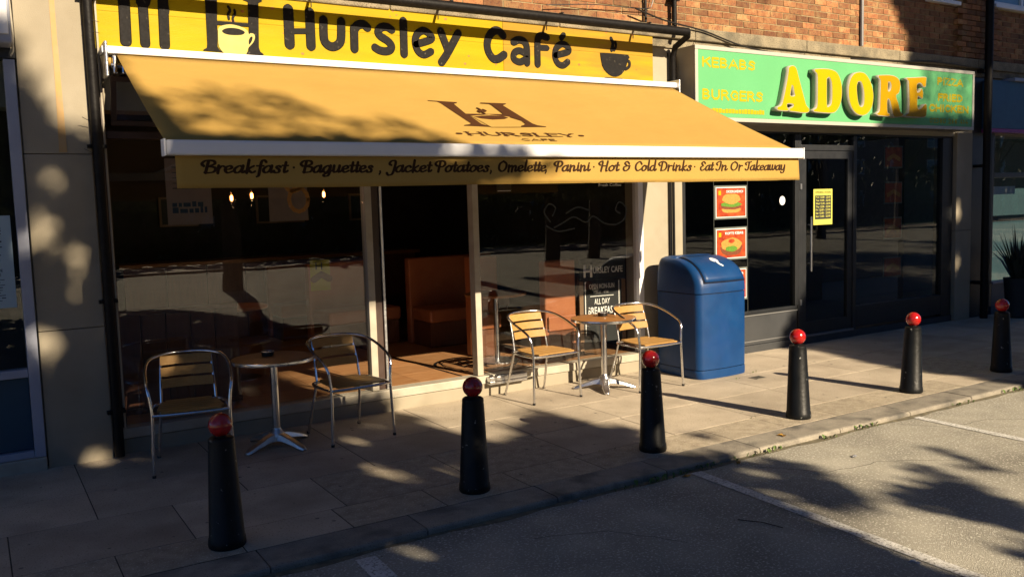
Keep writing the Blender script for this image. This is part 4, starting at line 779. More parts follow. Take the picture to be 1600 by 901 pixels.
for z in (.5, 1.94): MB().box(8.77, 8.80, -.012, .0, z, z+.07).build('hinge', M['alu_dull'], door)
# dark room behind
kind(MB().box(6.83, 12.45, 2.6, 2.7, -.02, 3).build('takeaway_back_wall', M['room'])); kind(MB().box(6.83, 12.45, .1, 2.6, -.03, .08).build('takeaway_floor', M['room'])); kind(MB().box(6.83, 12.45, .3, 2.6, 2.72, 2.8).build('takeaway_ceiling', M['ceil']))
def burger(x0, z0, z1, label, style):
    x1 = x0+.49; t = thing('food_poster', label, 'poster', (0, 0, 0), 0, 'food posters in the takeaway window')
    MB().box(x0-.02, x1+.02, .028, .034, z0-.02, z1+.02).build('holder', M['clear'], t)
    MB().box(x0, x1, .025, .0275, z0, z1).build('border', M['white'], t); MB().box(x0+.008, x1-.008, .0235, .0246, z0+.008, z1-.008).build('print_ground', M['orangeprint'], t)
    pl2 = lambda u, v, n: (u, .0232-n, v); cx_ = (x0+x1)/2; cz = (z0+z1)/2-.02
    def blob(m, w_, h, dz, k, name):
        me = curve_mesh([[(cx_+w_/2*math.cos(a)*(1+.05*math.sin(7*a+k)), cz+dz+h/2*math.sin(a)*(1+.08*math.sin(5*a+k))) for a in [i*2*PI/22 for i in range(22)]]], .0003)
        on_plane(me, (0, .0228-k*.0009, 0), (1, 0, 0), (0, 0, 1)); me.materials.clear(); me.materials.append(M[m]); link(name, me, t)
    if style == 0: blob('bun', .31, .07, -.07, 0, 'bottom_bun'); blob('patty', .33, .06, -.035, 1, 'patty'); blob('lettuce', .34, .06, -.005, 2, 'lettuce'); blob('bun', .30, .12, .06, 3, 'top_bun')
    else: blob('patty', .36, .16, -.04, 0, 'bread'); blob('bun', .34, .15, .01, 1, 'wrap'); blob('lettuce', .2, .07, -.04, 2, 'salad'); blob('orangeprint', .1, .05, .05, 3, 'filling')
    fit_text({0: 'CHICKEN SANDWICH', 1: 'KOFTE KEBAB', 2: 'KEBAB'}[style], cx_-.08 if style != 1 else cx_-.1, x1-.05, z1-.068, z1-.036, .0225, 'lettering', M['white'], t, bold=.02, depth=.0005)
    MB().box(x0+.04, x0+.08, .0222, .0228, z1-.09, z1-.04).build('badge', M['yprint'], t)
burger(7.365, 1.635, 1.985, 'chicken sandwich poster, topmost of the column left of the takeaway door', 0)
burger(7.365, 1.155, 1.50, 'kebab poster in the middle of the column above the blue bin', 1)
burger(7.365, .67, 1.02, 'lowest food poster of the column, half hidden by the blue bin', 2)
for i, x in enumerate((7.335, 7.885)): tag(MB().tube([(x, .03, .5), (x, .03, 2.6)], .002, 4).build('hanging_wire', M['clear']), ('thin wire down the left side of the food posters', 'thin wire down the right side of the food posters')[i], 'wire')
for i, (z0, z1) in enumerate(((2.2, 2.5), (1.72, 2.02), (1.24, 1.54), (.72, 1.0))):
    t = thing('window_poster', ('dim poster at the top of the takeaway side window', 'dim poster second from the top in the takeaway side window', 'dim poster third from the top in the takeaway side window', 'dim poster lowest in the takeaway side window')[i], 'poster', (0,0,0), 0, 'dim posters in the takeaway side window')
    MB().box(10.52, 10.92, .06, .066, z0, z1).build('frame', M['clear'], t); MB().box(10.54, 10.90, .054, .0585, z0+.02, z1-.02).build('print', M['orangeprint'], t)
    mb = MB(); ribbon(mb, [(10.6, z0+.12), (10.72, z0+.17), (10.84, z0+.12)], .06, .0005, lambda u, v, n: (u, .0538-n, v)); mb.build('food_print', M['bun'], t)
st_ = thing('door_sticker', 'round white sticker on the dark pane left of the takeaway door', 'sticker'); me = curve_mesh([[(8.50+.05*math.cos(a), 1.81+.055*math.sin(a)) for a in [i*PI/12 for i in range(24)]]], .0006); on_plane(me, (0, .0385, 0), (1,0,0), (0,0,1)); me.materials.clear(); me.materials.append(M['white']); link('disc', me, st_)
t = thing('opening_hours_notice', 'yellow opening hours sheet on the takeaway door', 'notice')
MB().box(9.06, 9.42, .028, .0315, 1.49, 1.94).build('sheet', M['yellowpaper'], t); MB().box(9.085, 9.395, .0262, .0275, 1.56, 1.86).build('hours_panel', M['board'], t)
fit_text('OPENING HOURS', 9.09, 9.39, 1.885, 1.912, .0275, 'lettering', M['ink'], t, bold=.01, depth=.0005)
for k, d_ in enumerate(('Mon 12:00 - 22:00', 'Tue 12:00 - 22:00', 'Wed 12:00 - 22:00', 'Thu 12:00 - 22:00', 'Fri 12:00 - 23:00', 'Sat 12:00 - 23:00', 'Sun 12:00 - 22:00')):
    fit_text(d_, 9.1, 9.38, 1.825-k*.04, 1.85-k*.04, .026, 'lettering', M['yellowpaper'], t, bold=.02, depth=.0005)
# ================================================================ left neighbour
ln = thing('left_shopfront', 'neighbouring shopfront at the left edge with pale frame and blue panel', 'shopfront')
def lb_(name, m, *a, bev=.004): return MB().box(*a).build(name, M[m], ln, bevel=bev)
lb_('frame_post', 'paleframe', .30, .372, -.12, .0, .10, 2.98); lb_('frame_rail', 'paleframe', -2.5, .298, -.11, .0, .70, .76); lb_('frame_rail', 'paleframe', -2.5, .298, -.11, .0, .10, .15)
lb_('stall_panel', 'bluepanel', -2.5, .298, -.06, .0, .155, .697); lb_('plinth', 'offwhite', -2.5, .375, -.13, .2, -.02, .097, bev=.01)
lb_('pane', 'dglass', -2.5, .298, -.06, -.054, .763, 2.98, bev=0); lb_('fascia', 'paleframe', -2.5, .36, -.30, .0, 3.06, 3.9, bev=.02); lb_('fascia_edge', 'white', -2.5, .34, -.32, -.302, 3.12, 3.9)
lb_('head', 'anthracite', -2.5, .38, -.12, .2, 2.985, 3.055)
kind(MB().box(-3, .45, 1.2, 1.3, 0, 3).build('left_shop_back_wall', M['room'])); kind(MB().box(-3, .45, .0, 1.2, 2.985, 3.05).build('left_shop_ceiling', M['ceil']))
tag(MB().tube([(.36, -.14, 3.7), (.375, -.13, 3.15), (.37, -.12, 3.04), (.35, -.12, 3.0)], .006, 6).build('fascia_cable', M['offwhite'], None, True), 'thin pale cable looping down beside the left shop fascia', 'cable')
t = thing('shop_notice', 'pale blue printed notice inside the window at the left edge', 'notice')
MB().box(-.25, .265, -.068, -.0625, 1.215, 1.88).build('sheet', M['paper'], t)
scrib(t, -.2, .2, 1.55, 1.80, -.0686, 'papertext', 13, .010)
fit_text('LONDON', .07, .19, 1.475, 1.50, -.0684, 'lettering', M['papertext'], t, bold=.03, depth=.0004); fit_text('HOUSE', .09, .18, 1.445, 1.467, -.0684, 'lettering', M['papertext'], t, bold=.03, depth=.0004)
scrib(t, .08, .2, 1.26, 1.43, -.0686, 'papertext', 9, .006)
# ================================================================ right neighbour
rn = thing('right_shopfront', 'dim blue fronted shop at the right edge beyond the wide downpipe', 'shopfront')
def rb(name, m, *a, bev=.004): return MB().box(*a).build(name, M[m], rn, bevel=bev)
rb('fascia', 'bluesign', 12.70, 19, -.14, .0, 2.76, 3.45); rb('fascia_strip', 'magenta', 12.70, 19, -.15, .0, 2.705, 2.757, bev=0); rb('blind_box', 'paleframe', 13.2, 19, -.2, -.0, 3.452, 3.498)
rb('frame_post', 'anthracite', 12.952, 13.02, -.02, .06, .12, 2.70); rb('frame_rail', 'anthracite', 13.022, 19, -.02, .06, 2.05, 2.12); rb('pane', 'glass', 13.022, 19, .02, .026, .5, 2.048, bev=0); rb('pane', 'glass', 13.022, 19, .02, .026, 2.123, 2.70, bev=0)
rb('stall_riser', 'bluepanel', 13.022, 19, -.02, .06, .0, .46); rb('sill', 'paleframe', 13.022, 19, -.04, .07, .462, .497)
mb = MB()
ribbon(mb, [(p.x, p.y) for p in smooth_path([(13.66, 3.10), (13.60, 3.2), (13.66, 3.3), (13.8, 3.32)], 5)], .05, .01, lambda u, v, n: (u, -.142-n, v)); ribbon(mb, [(13.74, 3.18), (13.70, 2.9)], .06, .01, lambda u, v, n: (u, -.142-n, v)); mb.build('lettering', M['white'], rn)
kind(MB().box(12.95, 19, 1.4, 1.5, 0, 3).build('right_shop_back_wall', M['teal'])); kind(MB().box(12.95, 19, .06, 1.4, -.02, .1).build('right_shop_floor', M['teal'])); kind(MB().box(12.95, 19, .0, 1.4, 2.72, 2.8).build('right_shop_ceiling', M['teal']))
tag(MB().box(13.1, 13.7, .035, .038, 1.8, 1.92).build('window_notice', M['paper']), 'pale strip notice inside the blue shop window at the right edge', 'notice')
t = thing('potted_plant', 'spiky dark plant in a tall planter by the right downpipe', 'plant', (13.0, -.42, 0))
MB().lathe([(.13, 0), (.15, .02), (.19, .55), (.2, .58), (.17, .58), (.16, .5)], 20).build('planter', M['pot'], t, True)
lf = MB()
for i in range(70):
    a = random.uniform(0, 2*PI); r = random.uniform(.1, .55); h = random.uniform(.45, .85)*(1.1-.8*r); p0 = Vector((.05*math.cos(a), .05*math.sin(a), .5)); tip = Vector((r*math.cos(a), r*math.sin(a), .55+h)); mid = (p0+tip)/2+Vector((0, 0, .08))
    sd_ = Vector((-math.sin(a), math.cos(a), 0))*.014; lf.add([p0-sd_, p0+sd_, mid+sd_, mid-sd_, tip], [(0,1,2,3), (3,2,4)])
lf.build('leaves', M['leafplant'], t)
# ================================================================ bollards
def bollard_proto():
    t = thing('bollard', '', 'bollard', (0, 0, 0), 0, 'ball topped bollards along the kerb')
    MB().lathe([(.100, 0), (.104, .012), (.101, .05), (.097, .056), (.072, .575), (.070, .585), (.0715, .595), (.069, .61), (.060, .618), (.040, .622)], 20).build('post', M['bollard'], t, True)
    MB().lathe([(.034, .6), (.034, .64)], 16).build('neck', M['bollard'], t, True)
    pr = [(.066*math.sin(a), .686-.066*math.cos(a)) for a in [.35+i*(PI-.37)/14 for i in range(15)]]
    MB().lathe(pr, 24).build('ball', M['red'], t, True)
    return t
BL = ['nearest bollard with red ball, standing in deep shade at the left', 'red balled bollard in front of the cafe doorway', 'red balled bollard below the small round table on the right',
      'sunlit bollard in front of the blue bin, third before the right edge', 'bollard in front of the takeaway window with a long shadow behind it', 'farthest bollard in shade at the right edge']
b0 = bollard_proto(); b0['label'] = BL[0]; BX = [1.105, 2.69, 4.22, 5.82, 7.39, 8.93]
b0.location = (BX[0], -2.45, 0)
for i in range(1, 6): dup(b0, (BX[i], (-2.45, -2.46, -2.455, -2.46, -2.45, -2.44)[i], 0), i*1.1, BL[i]).rotation_euler = ((0, .012, -.008, .01, -.012, .006)[i], (0, -.01, .01, .004, .012, -.008)[i], i*1.1)
# ================================================================ chairs, tables
def chair_proto():
    t = thing('bistro_chair', '', 'chair', (0, 0, 0), 0, 'bistro armchairs outside the cafe'); r = .0115
    for s in (-1, 1):
        MB().tube(smooth_path([(s*.275, -.235, 0), (s*.268, -.23, .22), (s*.262, -.225, .45), (s*.275, -.215, .58)], 4), r, 10).build('leg', M['alu'], t, True)
        MB().tube(smooth_path([(s*.235, .32, 0), (s*.215, .25, .22), (s*.195, .19, .45)], 4), r, 10).build('leg', M['alu'], t, True)
        MB().tube(smooth_path([(s*.195, .19, .45), (s*.19, .225, .6), (s*.18, .285, .775)], 4), r*.85, 8).build('back_upright', M['alu'], t, True)
        MB().lathe([(.014, 0), (.014, .02)], 10, (s*.275, -.235, 0)).lathe([(.014, 0), (.014, .02)], 10, (s*.235, .32, 0)).build('foot_cap', M['black'], t)
    MB().tube(smooth_path([(-.275, -.215, .58), (-.285, -.19, .635), (-.29, -.12, .675), (-.29, .05, .735), (-.255, .2, .78), (-.15, .29, .80), (0, .315, .805), (.15, .29, .80), (.255, .2, .78), (.29, .05, .735), (.29, -.12, .675), (.285, -.19, .635), (.275, -.215, .58)], 5), r, 10).build('armrest', M['alu'], t, True)
    MB().tube(smooth_path([(-.20, .2, .44), (-.255, .12, .44), (-.262, -.18, .44), (-.23, -.235, .44), (0, -.25, .44), (.23, -.235, .44), (.262, -.18, .44), (.255, .12, .44), (.20, .2, .44), (0, .22, .44), (-.20, .2, .44)], 4), r, 8).build('seat_frame', M['alu'], t, True)
    for k in range(6):
        y0 = -.235+k*.073; wd_ = .235-(.03 if k == 0 else 0)-(.03 if k == 5 else 0)-(.008*k)
        MB().box(-wd_, wd_, y0, y0+.066, .452, .464).build('seat_slat', M['chairwood'], t, bevel=.003)
    for k in range(3):
        z0 = .555+k*.082; vs = []; n_ = 8; yy = .212+k*.034
        for i in range(n_+1):
            x = -.185+.37*i/n_; y = yy+.03*(1-(x/.185)**2)-.02
            for dy, dz in ((-.006, 0), (.006, 0), (.006+.02, .066), (-.006+.02, .066)): vs.append((x, y+dy, z0+dz))
        mb = MB(); mb.add(vs, [(0,1,2,3), tuple(n_*4+q for q in (3,2,1,0))]+[(i*4+q, i*4+(q+1) % 4, (i+1)*4+(q+1) % 4, (i+1)*4+q) for i in range(n_) for q in range(4)])
        mb.build('back_slat', M['chairwood'], t, bevel=.002)
    return t
ch = chair_proto(); ch['label'] = 'wooden slat armchair in the shade, leftmost, behind the nearest bollard'
ch.location = (1.30, -.67, 0); ch.rotation_euler.z = -.16
dup(ch, (2.56, -.62, 0), .09, 'wooden slat armchair half in sun between the shaded table and the doorway')
dup(ch, (4.60, -.43, 0), .03, 'sunlit wooden slat armchair left of the sunny round table')
dup(ch, (5.70, -.66, 0), -.02, 'sunlit wooden slat armchair between the sunny round table and the blue bin')
def table_proto():
    t = thing('bistro_table', '', 'table', (0, 0, 0), 0, 'round pavement tables')
    MB().lathe([(.30, .688), (.318, .690), (.318, .7115), (.31, .7125)], 48).build('tabletop', M['tablewood'], t, True)
    MB().lathe([(.3185, .686), (.326, .688), (.3275, .70), (.326, .712), (.3185, .7135)], 48, cap=False).build('rim', M['alu'], t, True)
    MB().lathe([(.10, .675), (.10, .687)], 20).build('top_plate', M['alu_dull'], t)
    MB().tube([(0, 0, .10), (0, 0, .676)], .029, 20).build('column', M['alu'], t, True)
    MB().lathe([(.06, .05), (.062, .09), (.05, .12), (.034, .135), (.031, .15)], 20).build('hub', M['alu_dull'], t, True)
    for k in range(4):
        a = PI/4+k*PI/2; d = Vector((math.cos(a), math.sin(a), 0)); n_ = Vector((-d.y, d.x, 0)); vs = []
        S_ = [(.03, .045, .05, .115), (.1, .04, .05, .10), (.2, .035, .03, .065), (.28, .03, .008, .035), (.31, .018, .0, .02)]
        for r, w_, z0, z1 in S_:
            for sx_, z in ((-1, z0), (1, z0), (.7, z1), (-.7, z1)): vs.append(d*r+n_*(w_*sx_)+Vector((0, 0, z)))
        mb = MB(); mb.add(vs, [(0,1,2,3), (19,18,17,16)]+[(i*4+q, i*4+(q+1) % 4, (i+1)*4+(q+1) % 4, (i+1)*4+q) for i in range(4) for q in range(4)])
        mb.build('foot', M['alu_dull'], t, True, bevel=.006)
    return t
tp = table_proto(); tp['label'] = 'round wooden table in the shade at the left between two chairs'; tp.location = (1.965, -.56, 0); tp.rotation_euler.z = -.35
dup(tp, (5.29, -.50, 0), .2, 'sunlit round wooden table right of the doorway, in front of the chalkboard')
def ashtray(x, y, label, d=None):
    t = thing('ashtray', label, 'ashtray', (x, y, .7135), .4, 'ashtrays on the pavement tables')
    MB().lathe([(.042, 0), (.048, .004), (.05, .032), (.045, .034), (.04, .012), (.005, .01)], 24).build('bowl', M['black'], t, True)
    MB().lathe([(.0495, .0345), (.0515, .0335), (.0515, .038), (.0465, .039)], 24, cap=False).build('rim', M['alu_dull'], t, True)
    MB().tube([(0, 0, .014), (.03, .02, .03)], .004, 6).build('cigarette_end', M['white'], t)
ashtray(1.955, -.46, 'black ashtray on the shaded round table'); ashtray(5.36, -.40, 'dark metal ashtray on the sunlit round table')
# ================================================================ litter bin
t = thing('litter_bin', 'tall blue plastic litter bin with hooded lid beside the cafe pier', 'litter bin', (6.62, -.48, 0))
def rrect(hx, y0, y1, r, bulge, n=5):
    out = []
    for cx_, cy_, a0 in ((hx-r, y1-r, 0), (-hx+r, y1-r, PI/2), (-hx+r, y0+r, PI), (hx-r, y0+r, 1.5*PI)):
        for k in range(n+1): a = a0+PI/2*k/n; out.append((cx_+r*math.cos(a), cy_+r*math.sin(a)))
    return [(x, y-bulge*(1-(x/hx)**2) if y < (y0+y1)/2 else y) for x, y in out]
def subdiv_front(ring):
    out = []
    for i, p in enumerate(ring):
        q = ring[(i+1) % len(ring)]; out.append(p)
        if abs(p[0]-q[0]) > .2:
            for k in range(1, 6): out.append((p[0]+(q[0]-p[0])*k/6, p[1]+(q[1]-p[1])*k/6))
    return out
def loft(rings, name, m, par, bev=0):
    n = len(rings[0]); vs = [v for r in rings for v in r]; fs = [(i*n+k, i*n+(k+1) % n, (i+1)*n+(k+1) % n, (i+1)*n+k) for i in range(len(rings)-1) for k in range(n)]
    fs += [tuple(range(n))[::-1], tuple((len(rings)-1)*n+k for k in range(n))]
    return MB().add(vs, fs).build(name, m, par, True)
def bring(z, hx=.35, y0=-.335, y1=.33, r=.07, bulge=.03):
    ring = rrect(hx, y0, y1, r, 0); ring = subdiv_front(ring)
    return [(x, y-(bulge*(1-(x/hx)**2) if y < 0 else 0), z) for x, y in ring]
loft([bring(.0, .343), bring(.02, .352), bring(.075, .352), bring(.09, .347)], 'base_skirt', M['bin'], t)
loft([bring(.092, .34, -.325), bring(.096, .34, -.325)], 'base_gap', M['binline'], t)
body = loft([bring(.098, .347), bring(.5, .35), bring(.88, .352)], 'body', M['bin'], t)
loft([bring(.881, .338, -.325), bring(.889, .338, -.325)], 'lid_gap', M['binline'], t)
hr = []
for k in range(13):
    q = k/12*PI/2; z = .89+.05+.30*math.sin(q); yf = -.335+.42*(1-math.cos(q)); s_ = 1-.16*(1-math.cos(q))**1.3; hr.append(bring(z, .352*s_, yf, .33-.03*(1-math.cos(q)), .07, .03*math.cos(q)))
hood = loft([bring(.89, .355), bring(.94, .355)]+hr[1:]+[[(x*.93, .02+(y-.02)*.93, z+.012) for x, y, z in hr[-1]], [(x*.8, .05+(y-.05)*.8, z+.018) for x, y, z in hr[-1]]], 'hood', M['bin'], t)
# flap on the hood: raised panel with a dark outline
def hood_pt(u, q, off): 
    z = .94+.30*math.sin(q); yf = -.335+.42*(1-math.cos(q)); s_ = 1-.16*(1-math.cos(q))**1.3; x = u*.352*s_
    nn = Vector((0, -.30*math.cos(q), .42*math.sin(q))).normalized(); return Vector((x, yf-.03*math.cos(q)*(1-u*u), z))+nn*off
def hood_patch(u0, u1, q0, q1, off, name, m, nu_=10, nq=8):
    vs = [hood_pt(u0+(u1-u0)*i/nu_, q0+(q1-q0)*j/nq, off) for j in range(nq+1) for i in range(nu_+1)]
    o = MB().add(vs, [(j*(nu_+1)+i, j*(nu_+1)+i+1, (j+1)*(nu_+1)+i+1, (j+1)*(nu_+1)+i) for j in range(nq) for i in range(nu_)]).build(name, m, t, True)
    s2 = o.modifiers.new('thickness', 'SOLIDIFY'); s2.thickness = .006; s2.offset = 0; return o
hood_patch(-.80, .88, .17, 1.52, .003, 'flap_gap', M['binline']); hood_patch(-.765, .85, .215, 1.5, .011, 'flap', M['bin'])
lg = MB()
hp_ = lambda u, v, n: hood_pt(u, v, .0165+n)
for a in ([(.05, 1.02), (.12, 1.12), (.22, 1.10), (.24, 1.0), (.17, .93)], [(.17, .93), (.16, .84), (.22, .76)], [(.08, .98), (.14, 1.0), (.2, 1.02)]):
    ribbon(lg, [(p.x, p.y) for p in smooth_path(a, 4)], .085, .0008, hp_, .0003)
lg.build('emblem', M['white'], t)
# pavement access cover
t = thing('access_cover', 'small square metal cover set in the paving right of the blue bin', 'cover', (6.82, -1.10, .0035))
MB().box(-.075, .075, -.06, .06, 0, .003).build('frame', M['kerb'], t); MB().box(-.06, .06, -.045, .045, .0031, .0045).build('lid', M['joint'], t)
# ================================================================ weeds and litter
wd = MB()
spots = [(3.55, -2.93), (3.8, -2.94), (3.95, -2.94), (4.1, -2.93), (4.3, -2.92), (4.75, -2.93), (5.0, -2.93), (5.6, -2.94), (6.0, -2.93), (6.15, -2.93), (7.4, -2.93), (8.3, -2.93), (7.3, -.02), (7.45, -.03), (7.0, -.86), (3.9, -2.25), (5.5, -2.23), (4.45, -2.24), (6.6, -1.0)]
for i, (x, y) in enumerate(spots):
    for k in range(13 if y < -2.8 else 4):
        a = random.uniform(0, 2*PI); px_, py_ = x+random.gauss(0, .07), y+random.gauss(0, .018); h = random.uniform(.008, .04 if y < -2.8 else .018); z0 = -.04 if y < -2.8 else -.005
        d = Vector((math.cos(a), math.sin(a), 0))*h*.9; s_ = Vector((-math.sin(a), math.cos(a), 0))*h*.35; p = Vector((px_, py_, z0)); wd.add([p, p+d*.6+s_+Vector((0,0,h*.8)), p+d+Vector((0,0,h)), p+d*.6-s_+Vector((0,0,h*.8))], [(0,1,2,3)])
kind(tag(wd.build('kerb_weeds', M['weed']), 'small green weeds and moss sprouting along the kerb joint', 'weeds'), 'stuff')
gd = MB(); x = -2.0; prev = None
while x < 12:
    w0 = .03+.025*abs(math.sin(x*3.1)+.6*math.sin(x*7.7)); cur = [(x, -2.895, -.0575), (x, -2.905-w0, -.0585)]
    if prev: gd.add([prev[0], prev[1], cur[1], cur[0]], [(0,1,2,3)])
    prev = cur; x += .08
kind(gd.build('gutter_dirt', mat('gutter_soil', (.16,.14,.09), (.34,.29,.18), .95, scale=18, bump=.8, bscale=90)))
gm = MB()
for i in range(90):
    x = random.uniform(-.5, 10); y = random.uniform(-2.55, -.2); r = random.uniform(.006, .016); gm.add([(x+r*math.cos(a)*random.uniform(.8, 1.2), y+r*math.sin(a)*random.uniform(.8, 1.2), .0022) for a in [q*PI/4 for q in range(8)]], [tuple(range(8))])
kind(tag(gm.build('gum_spots', mat('old_gum', (.2,.18,.15), (.3,.27,.22), .9)), 'small dark flattened chewing gum spots on the paving slabs', 'gum spots'), 'stuff')
ck = MB(); plg = lambda u, v, n: (u, v, -.0595+n*.2)
for pts in ([(4.6,-3.1),(4.9,-3.5),(5.4,-3.55),(5.9,-3.9)], [(6.4,-3.0),(6.6,-3.3),(7.1,-3.35),(7.5,-3.7)], [(2.6,-3.3),(3.0,-3.45),(3.3,-3.9)]):
    pp = []
    for a, c_ in zip(pts, pts[1:]):
        for q in range(8): pp.append((a[0]+(c_[0]-a[0])*q/8+random.uniform(-.012, .012), a[1]+(c_[1]-a[1])*q/8+random.uniform(-.012, .012)))
    ribbon(ck, pp, .006, .0006, plg)
kind(tag(ck.build('tarmac_cracks', mat('crack_filler', (.12,.11,.09), None, .95)), 'fine dark cracks wandering over the parking bay tarmac', 'cracks'), 'stuff')
db = MB()
for i in range(520):
    x = random.uniform(0, 9); y = random.choice((-2.96-abs(random.gauss(0, .05)), random.uniform(-5.8, -2.95), random.uniform(-2.6, -.1), random.uniform(-5.8, -2.95))); r = random.uniform(.003, .008); z0 = -.04 if y < -2.9 else .003; a = random.uniform(0, 3)
    db.add([(x+r*math.cos(a+q), y+r*math.sin(a+q)*.7, z0+.001+(.003 if q > 3 else 0)) for q in (0, 1.6, 3.1, 4.7)]+[(x, y, z0+.005)], [(0,1,4), (1,2,4), (2,3,4), (3,0,4)])
kind(tag(db.build('grit_debris', mat('pale_grit', (.4,.36,.28), (.16,.14,.11), .9, scale=4)), 'loose pale grit and crumbs scattered over road and paving', 'grit'), 'stuff')
def leaf_litter(x, y, z, s, lb, m='dryleaf', cat='leaf', name='fallen_leaf', rz=0.):
    n_ = 9; ring = [(s*(.6+.4*math.cos(a*2.5))*math.cos(a), s*.7*(.6+.4*math.cos(a*2.5))*math.sin(a), .004+.012*abs(math.sin(a*1.5))) for a in [i*2*PI/n_ for i in range(n_)]]
    o = MB().add(ring+[(0, 0, .003)], [(i, (i+1) % n_, n_) for i in range(n_)]).build(name, M[m]); o.location = (x, y, z); o.rotation_euler.z = rz; tag(o, lb, cat)
leaf_litter(4.05, -2.99, -.06, .05, 'yellow fallen leaf at the kerb beside the start of the white bay line', rz=.5)
leaf_litter(4.55, -2.99, -.06, .04, 'small yellow fallen leaf in the gutter right of the bay line start', rz=1.2)
leaf_litter(5.25, -2.78, .001, .045, 'pale yellow leaf resting on the kerb stone in sun', rz=2)
leaf_litter(5.32, -3.38, -.06, .035, 'scrap of pale blue paper on the sunlit asphalt', 'litter', 'paper scrap', 'paper_scrap', 1)
leaf_litter(3.99, -4.74, -.06, .035, 'crumpled white scrap near the bottom of the bay line', 'litter', 'paper scrap', 'paper_scrap', 2)
leaf_litter(3.17, -2.97, -.06, .03, 'white scrap lying in the gutter right of the doorway bollard', 'litter', 'paper scrap', 'paper_scrap', .3)
tag(MB().tube([(3.72, -3.78, -.053), (3.80, -3.90, -.052), (3.83, -4.02, -.054)], .003, 5).build('twig', M['bark']), 'thin dark twig lying on the shaded asphalt', 'twig')
for o in list(C.objects):                            # the road surface lies 40 mm below the kerb top
    if o.name.split('.')[0] in ('road', 'bay_marking', 'gutter_dirt', 'tarmac_cracks', 'twig', 'paper_scrap') or (o.name.startswith('fallen_leaf') and o.location.z < -.02): o.location.z += .02
# ================================================================ trees behind the camera that cast the dappled shade
ST, MU0, MV0 = .1, -2.0, -6.4; NU, NV = 172, 146
shade = [[True]*NU for _ in range(NV)]
def inside(poly, u, v):
    c = False
    for k in range(0, len(poly), 2):
        x1, y1, x2, y2 = poly[k], poly[k+1], poly[(k+2) % len(poly)], poly[(k+3) % len(poly)]
        if (y1 > v) != (y2 > v) and u < (x2-x1)*(v-y1)/(y2-y1)+x1: c = not c
    return c
for op in SHADE_POLYGONS:
    val, poly = bool(op[0]), op[1:]; vlo, vhi, ulo, uhi = min(poly[1::2]), max(poly[1::2]), min(poly[::2]), max(poly[::2])
    for i in range(NV):
        v = MV0+(i+.5)*ST
        if vlo <= v <= vhi:
            for j in range(NU):
                u = MU0+(j+.5)*ST
                if ulo <= u <= uhi and inside(poly, u, v): shade[i][j] = val
for i in range(NV):                              # crown tops added out of view, shading the upper storey to cut bounced light
    for j in range(NU):
        v = MV0+(i+.5)*ST; u = MU0+(j+.5)*ST
        if v > 4.75-.11*(10.5-u)+.18*math.sin(u*2.1)+.1*math.sin(u*5.3): shade[i][j] = True
prng = random.Random(5)
for _ in range(26):
    su, sv = prng.uniform(-2, 3), prng.uniform(-6, 2.8)
    if not (abs(su-.69) < .3 and -1.5 < sv < -.4): SHADE_SPOTS.append([0, su, sv, .06, .05])
for val, u0, v0, r1, r2 in SHADE_SPOTS:
    for i in range(NV):
        for j in range(NU):
            if ((MU0+(j+.5)*ST-u0)/r1)**2+((MV0+(i+.5)*ST-v0)/r2)**2 < 1: shade[i][j] = bool(val)
anch = [(-.3, -1.0), (3.0, -1.2), (8.8, .5), (12.7, 1.5)]
TL = ['broad leafy tree across the car park, leftmost of four', 'leafy tree across the car park, second from the left', 'leafy tree across the car park, second from the right', 'tall leafy tree across the car park, rightmost of four']
crowns = [MB() for _ in anch]; lr = [[] for _ in anch]; pts_by = [[] for _ in anch]
def sh_at(i, j): return 0 <= i < NV and 0 <= j < NU and shade[i][j]
for i in range(NV):
    for j in range(NU):
        if not sh_at(i, j): continue
        u0 = MU0+j*ST; v0 = MV0+i*ST; edge = not (sh_at(i-1, j) and sh_at(i+1, j) and sh_at(i, j-1) and sh_at(i, j+1))
        deep = all(sh_at(i+a, j+b_) for a, b_ in ((-2, 0), (2, 0), (0, -2), (0, 2), (1, 1), (-1, -1)))
        nl = 4 if edge else (6 if not deep else 5)
        thin = u0 > .9 and 1.34 < v0 < 3.0 and u0 < 4
        if thin: nl = 1 if random.random() < .75 else 2
        thin2 = 9.9 < u0 < 12.6 and 2.6 < v0 < 3.45
        if thin2: nl = 1 + (random.random() < .25)
        for k in range(nl):
            u = u0+random.random()*ST; v = v0+random.random()*ST
            ai = min(range(4), key=lambda q: abs(u-anch[q][0])+random.uniform(0, .8)); dd = abs(u-anch[ai][0])/3.0
            D = 14.8+random.uniform(-1, 1)*2.2*math.sqrt(max(.12, 1-dd*dd*.8)); s_ = random.uniform(.045, .06) if (edge or thin or thin2) else random.uniform(.065, .095)
            if thin: D += 5
            if thin2: D += 8
            elif deep and not thin2 and u < 2.6 and random.random() < .3: D = max(11.2, D-random.uniform(1, 3))  # some left-hand leaves drawn nearer, out of view, to block sky light
            p = Vector((u+SX*D, -D, v+SZ*D))
            if p.z < 2.0: continue
            nrm = (Vector((SX, -1, SZ)).normalized()+Vector((random.gauss(0, .55), random.gauss(0, .55), random.gauss(0, .55)))).normalized(); t1 = nrm.orthogonal().normalized(); a = random.uniform(0, 6.28); t1 = Matrix.Rotation(a, 3, nrm) @ t1; t2 = nrm.cross(t1)
            crowns[ai].add([p-t1*s_*1.35, p-t1*s_*.3+t2*s_*.85, p+t1*s_*1.4, p-t1*s_*.3-t2*s_*.85], [(0,3,2,1)]); lr[ai].append(random.random())
            if k == 0 and deep and random.random() < .03: pts_by[ai].append(p)
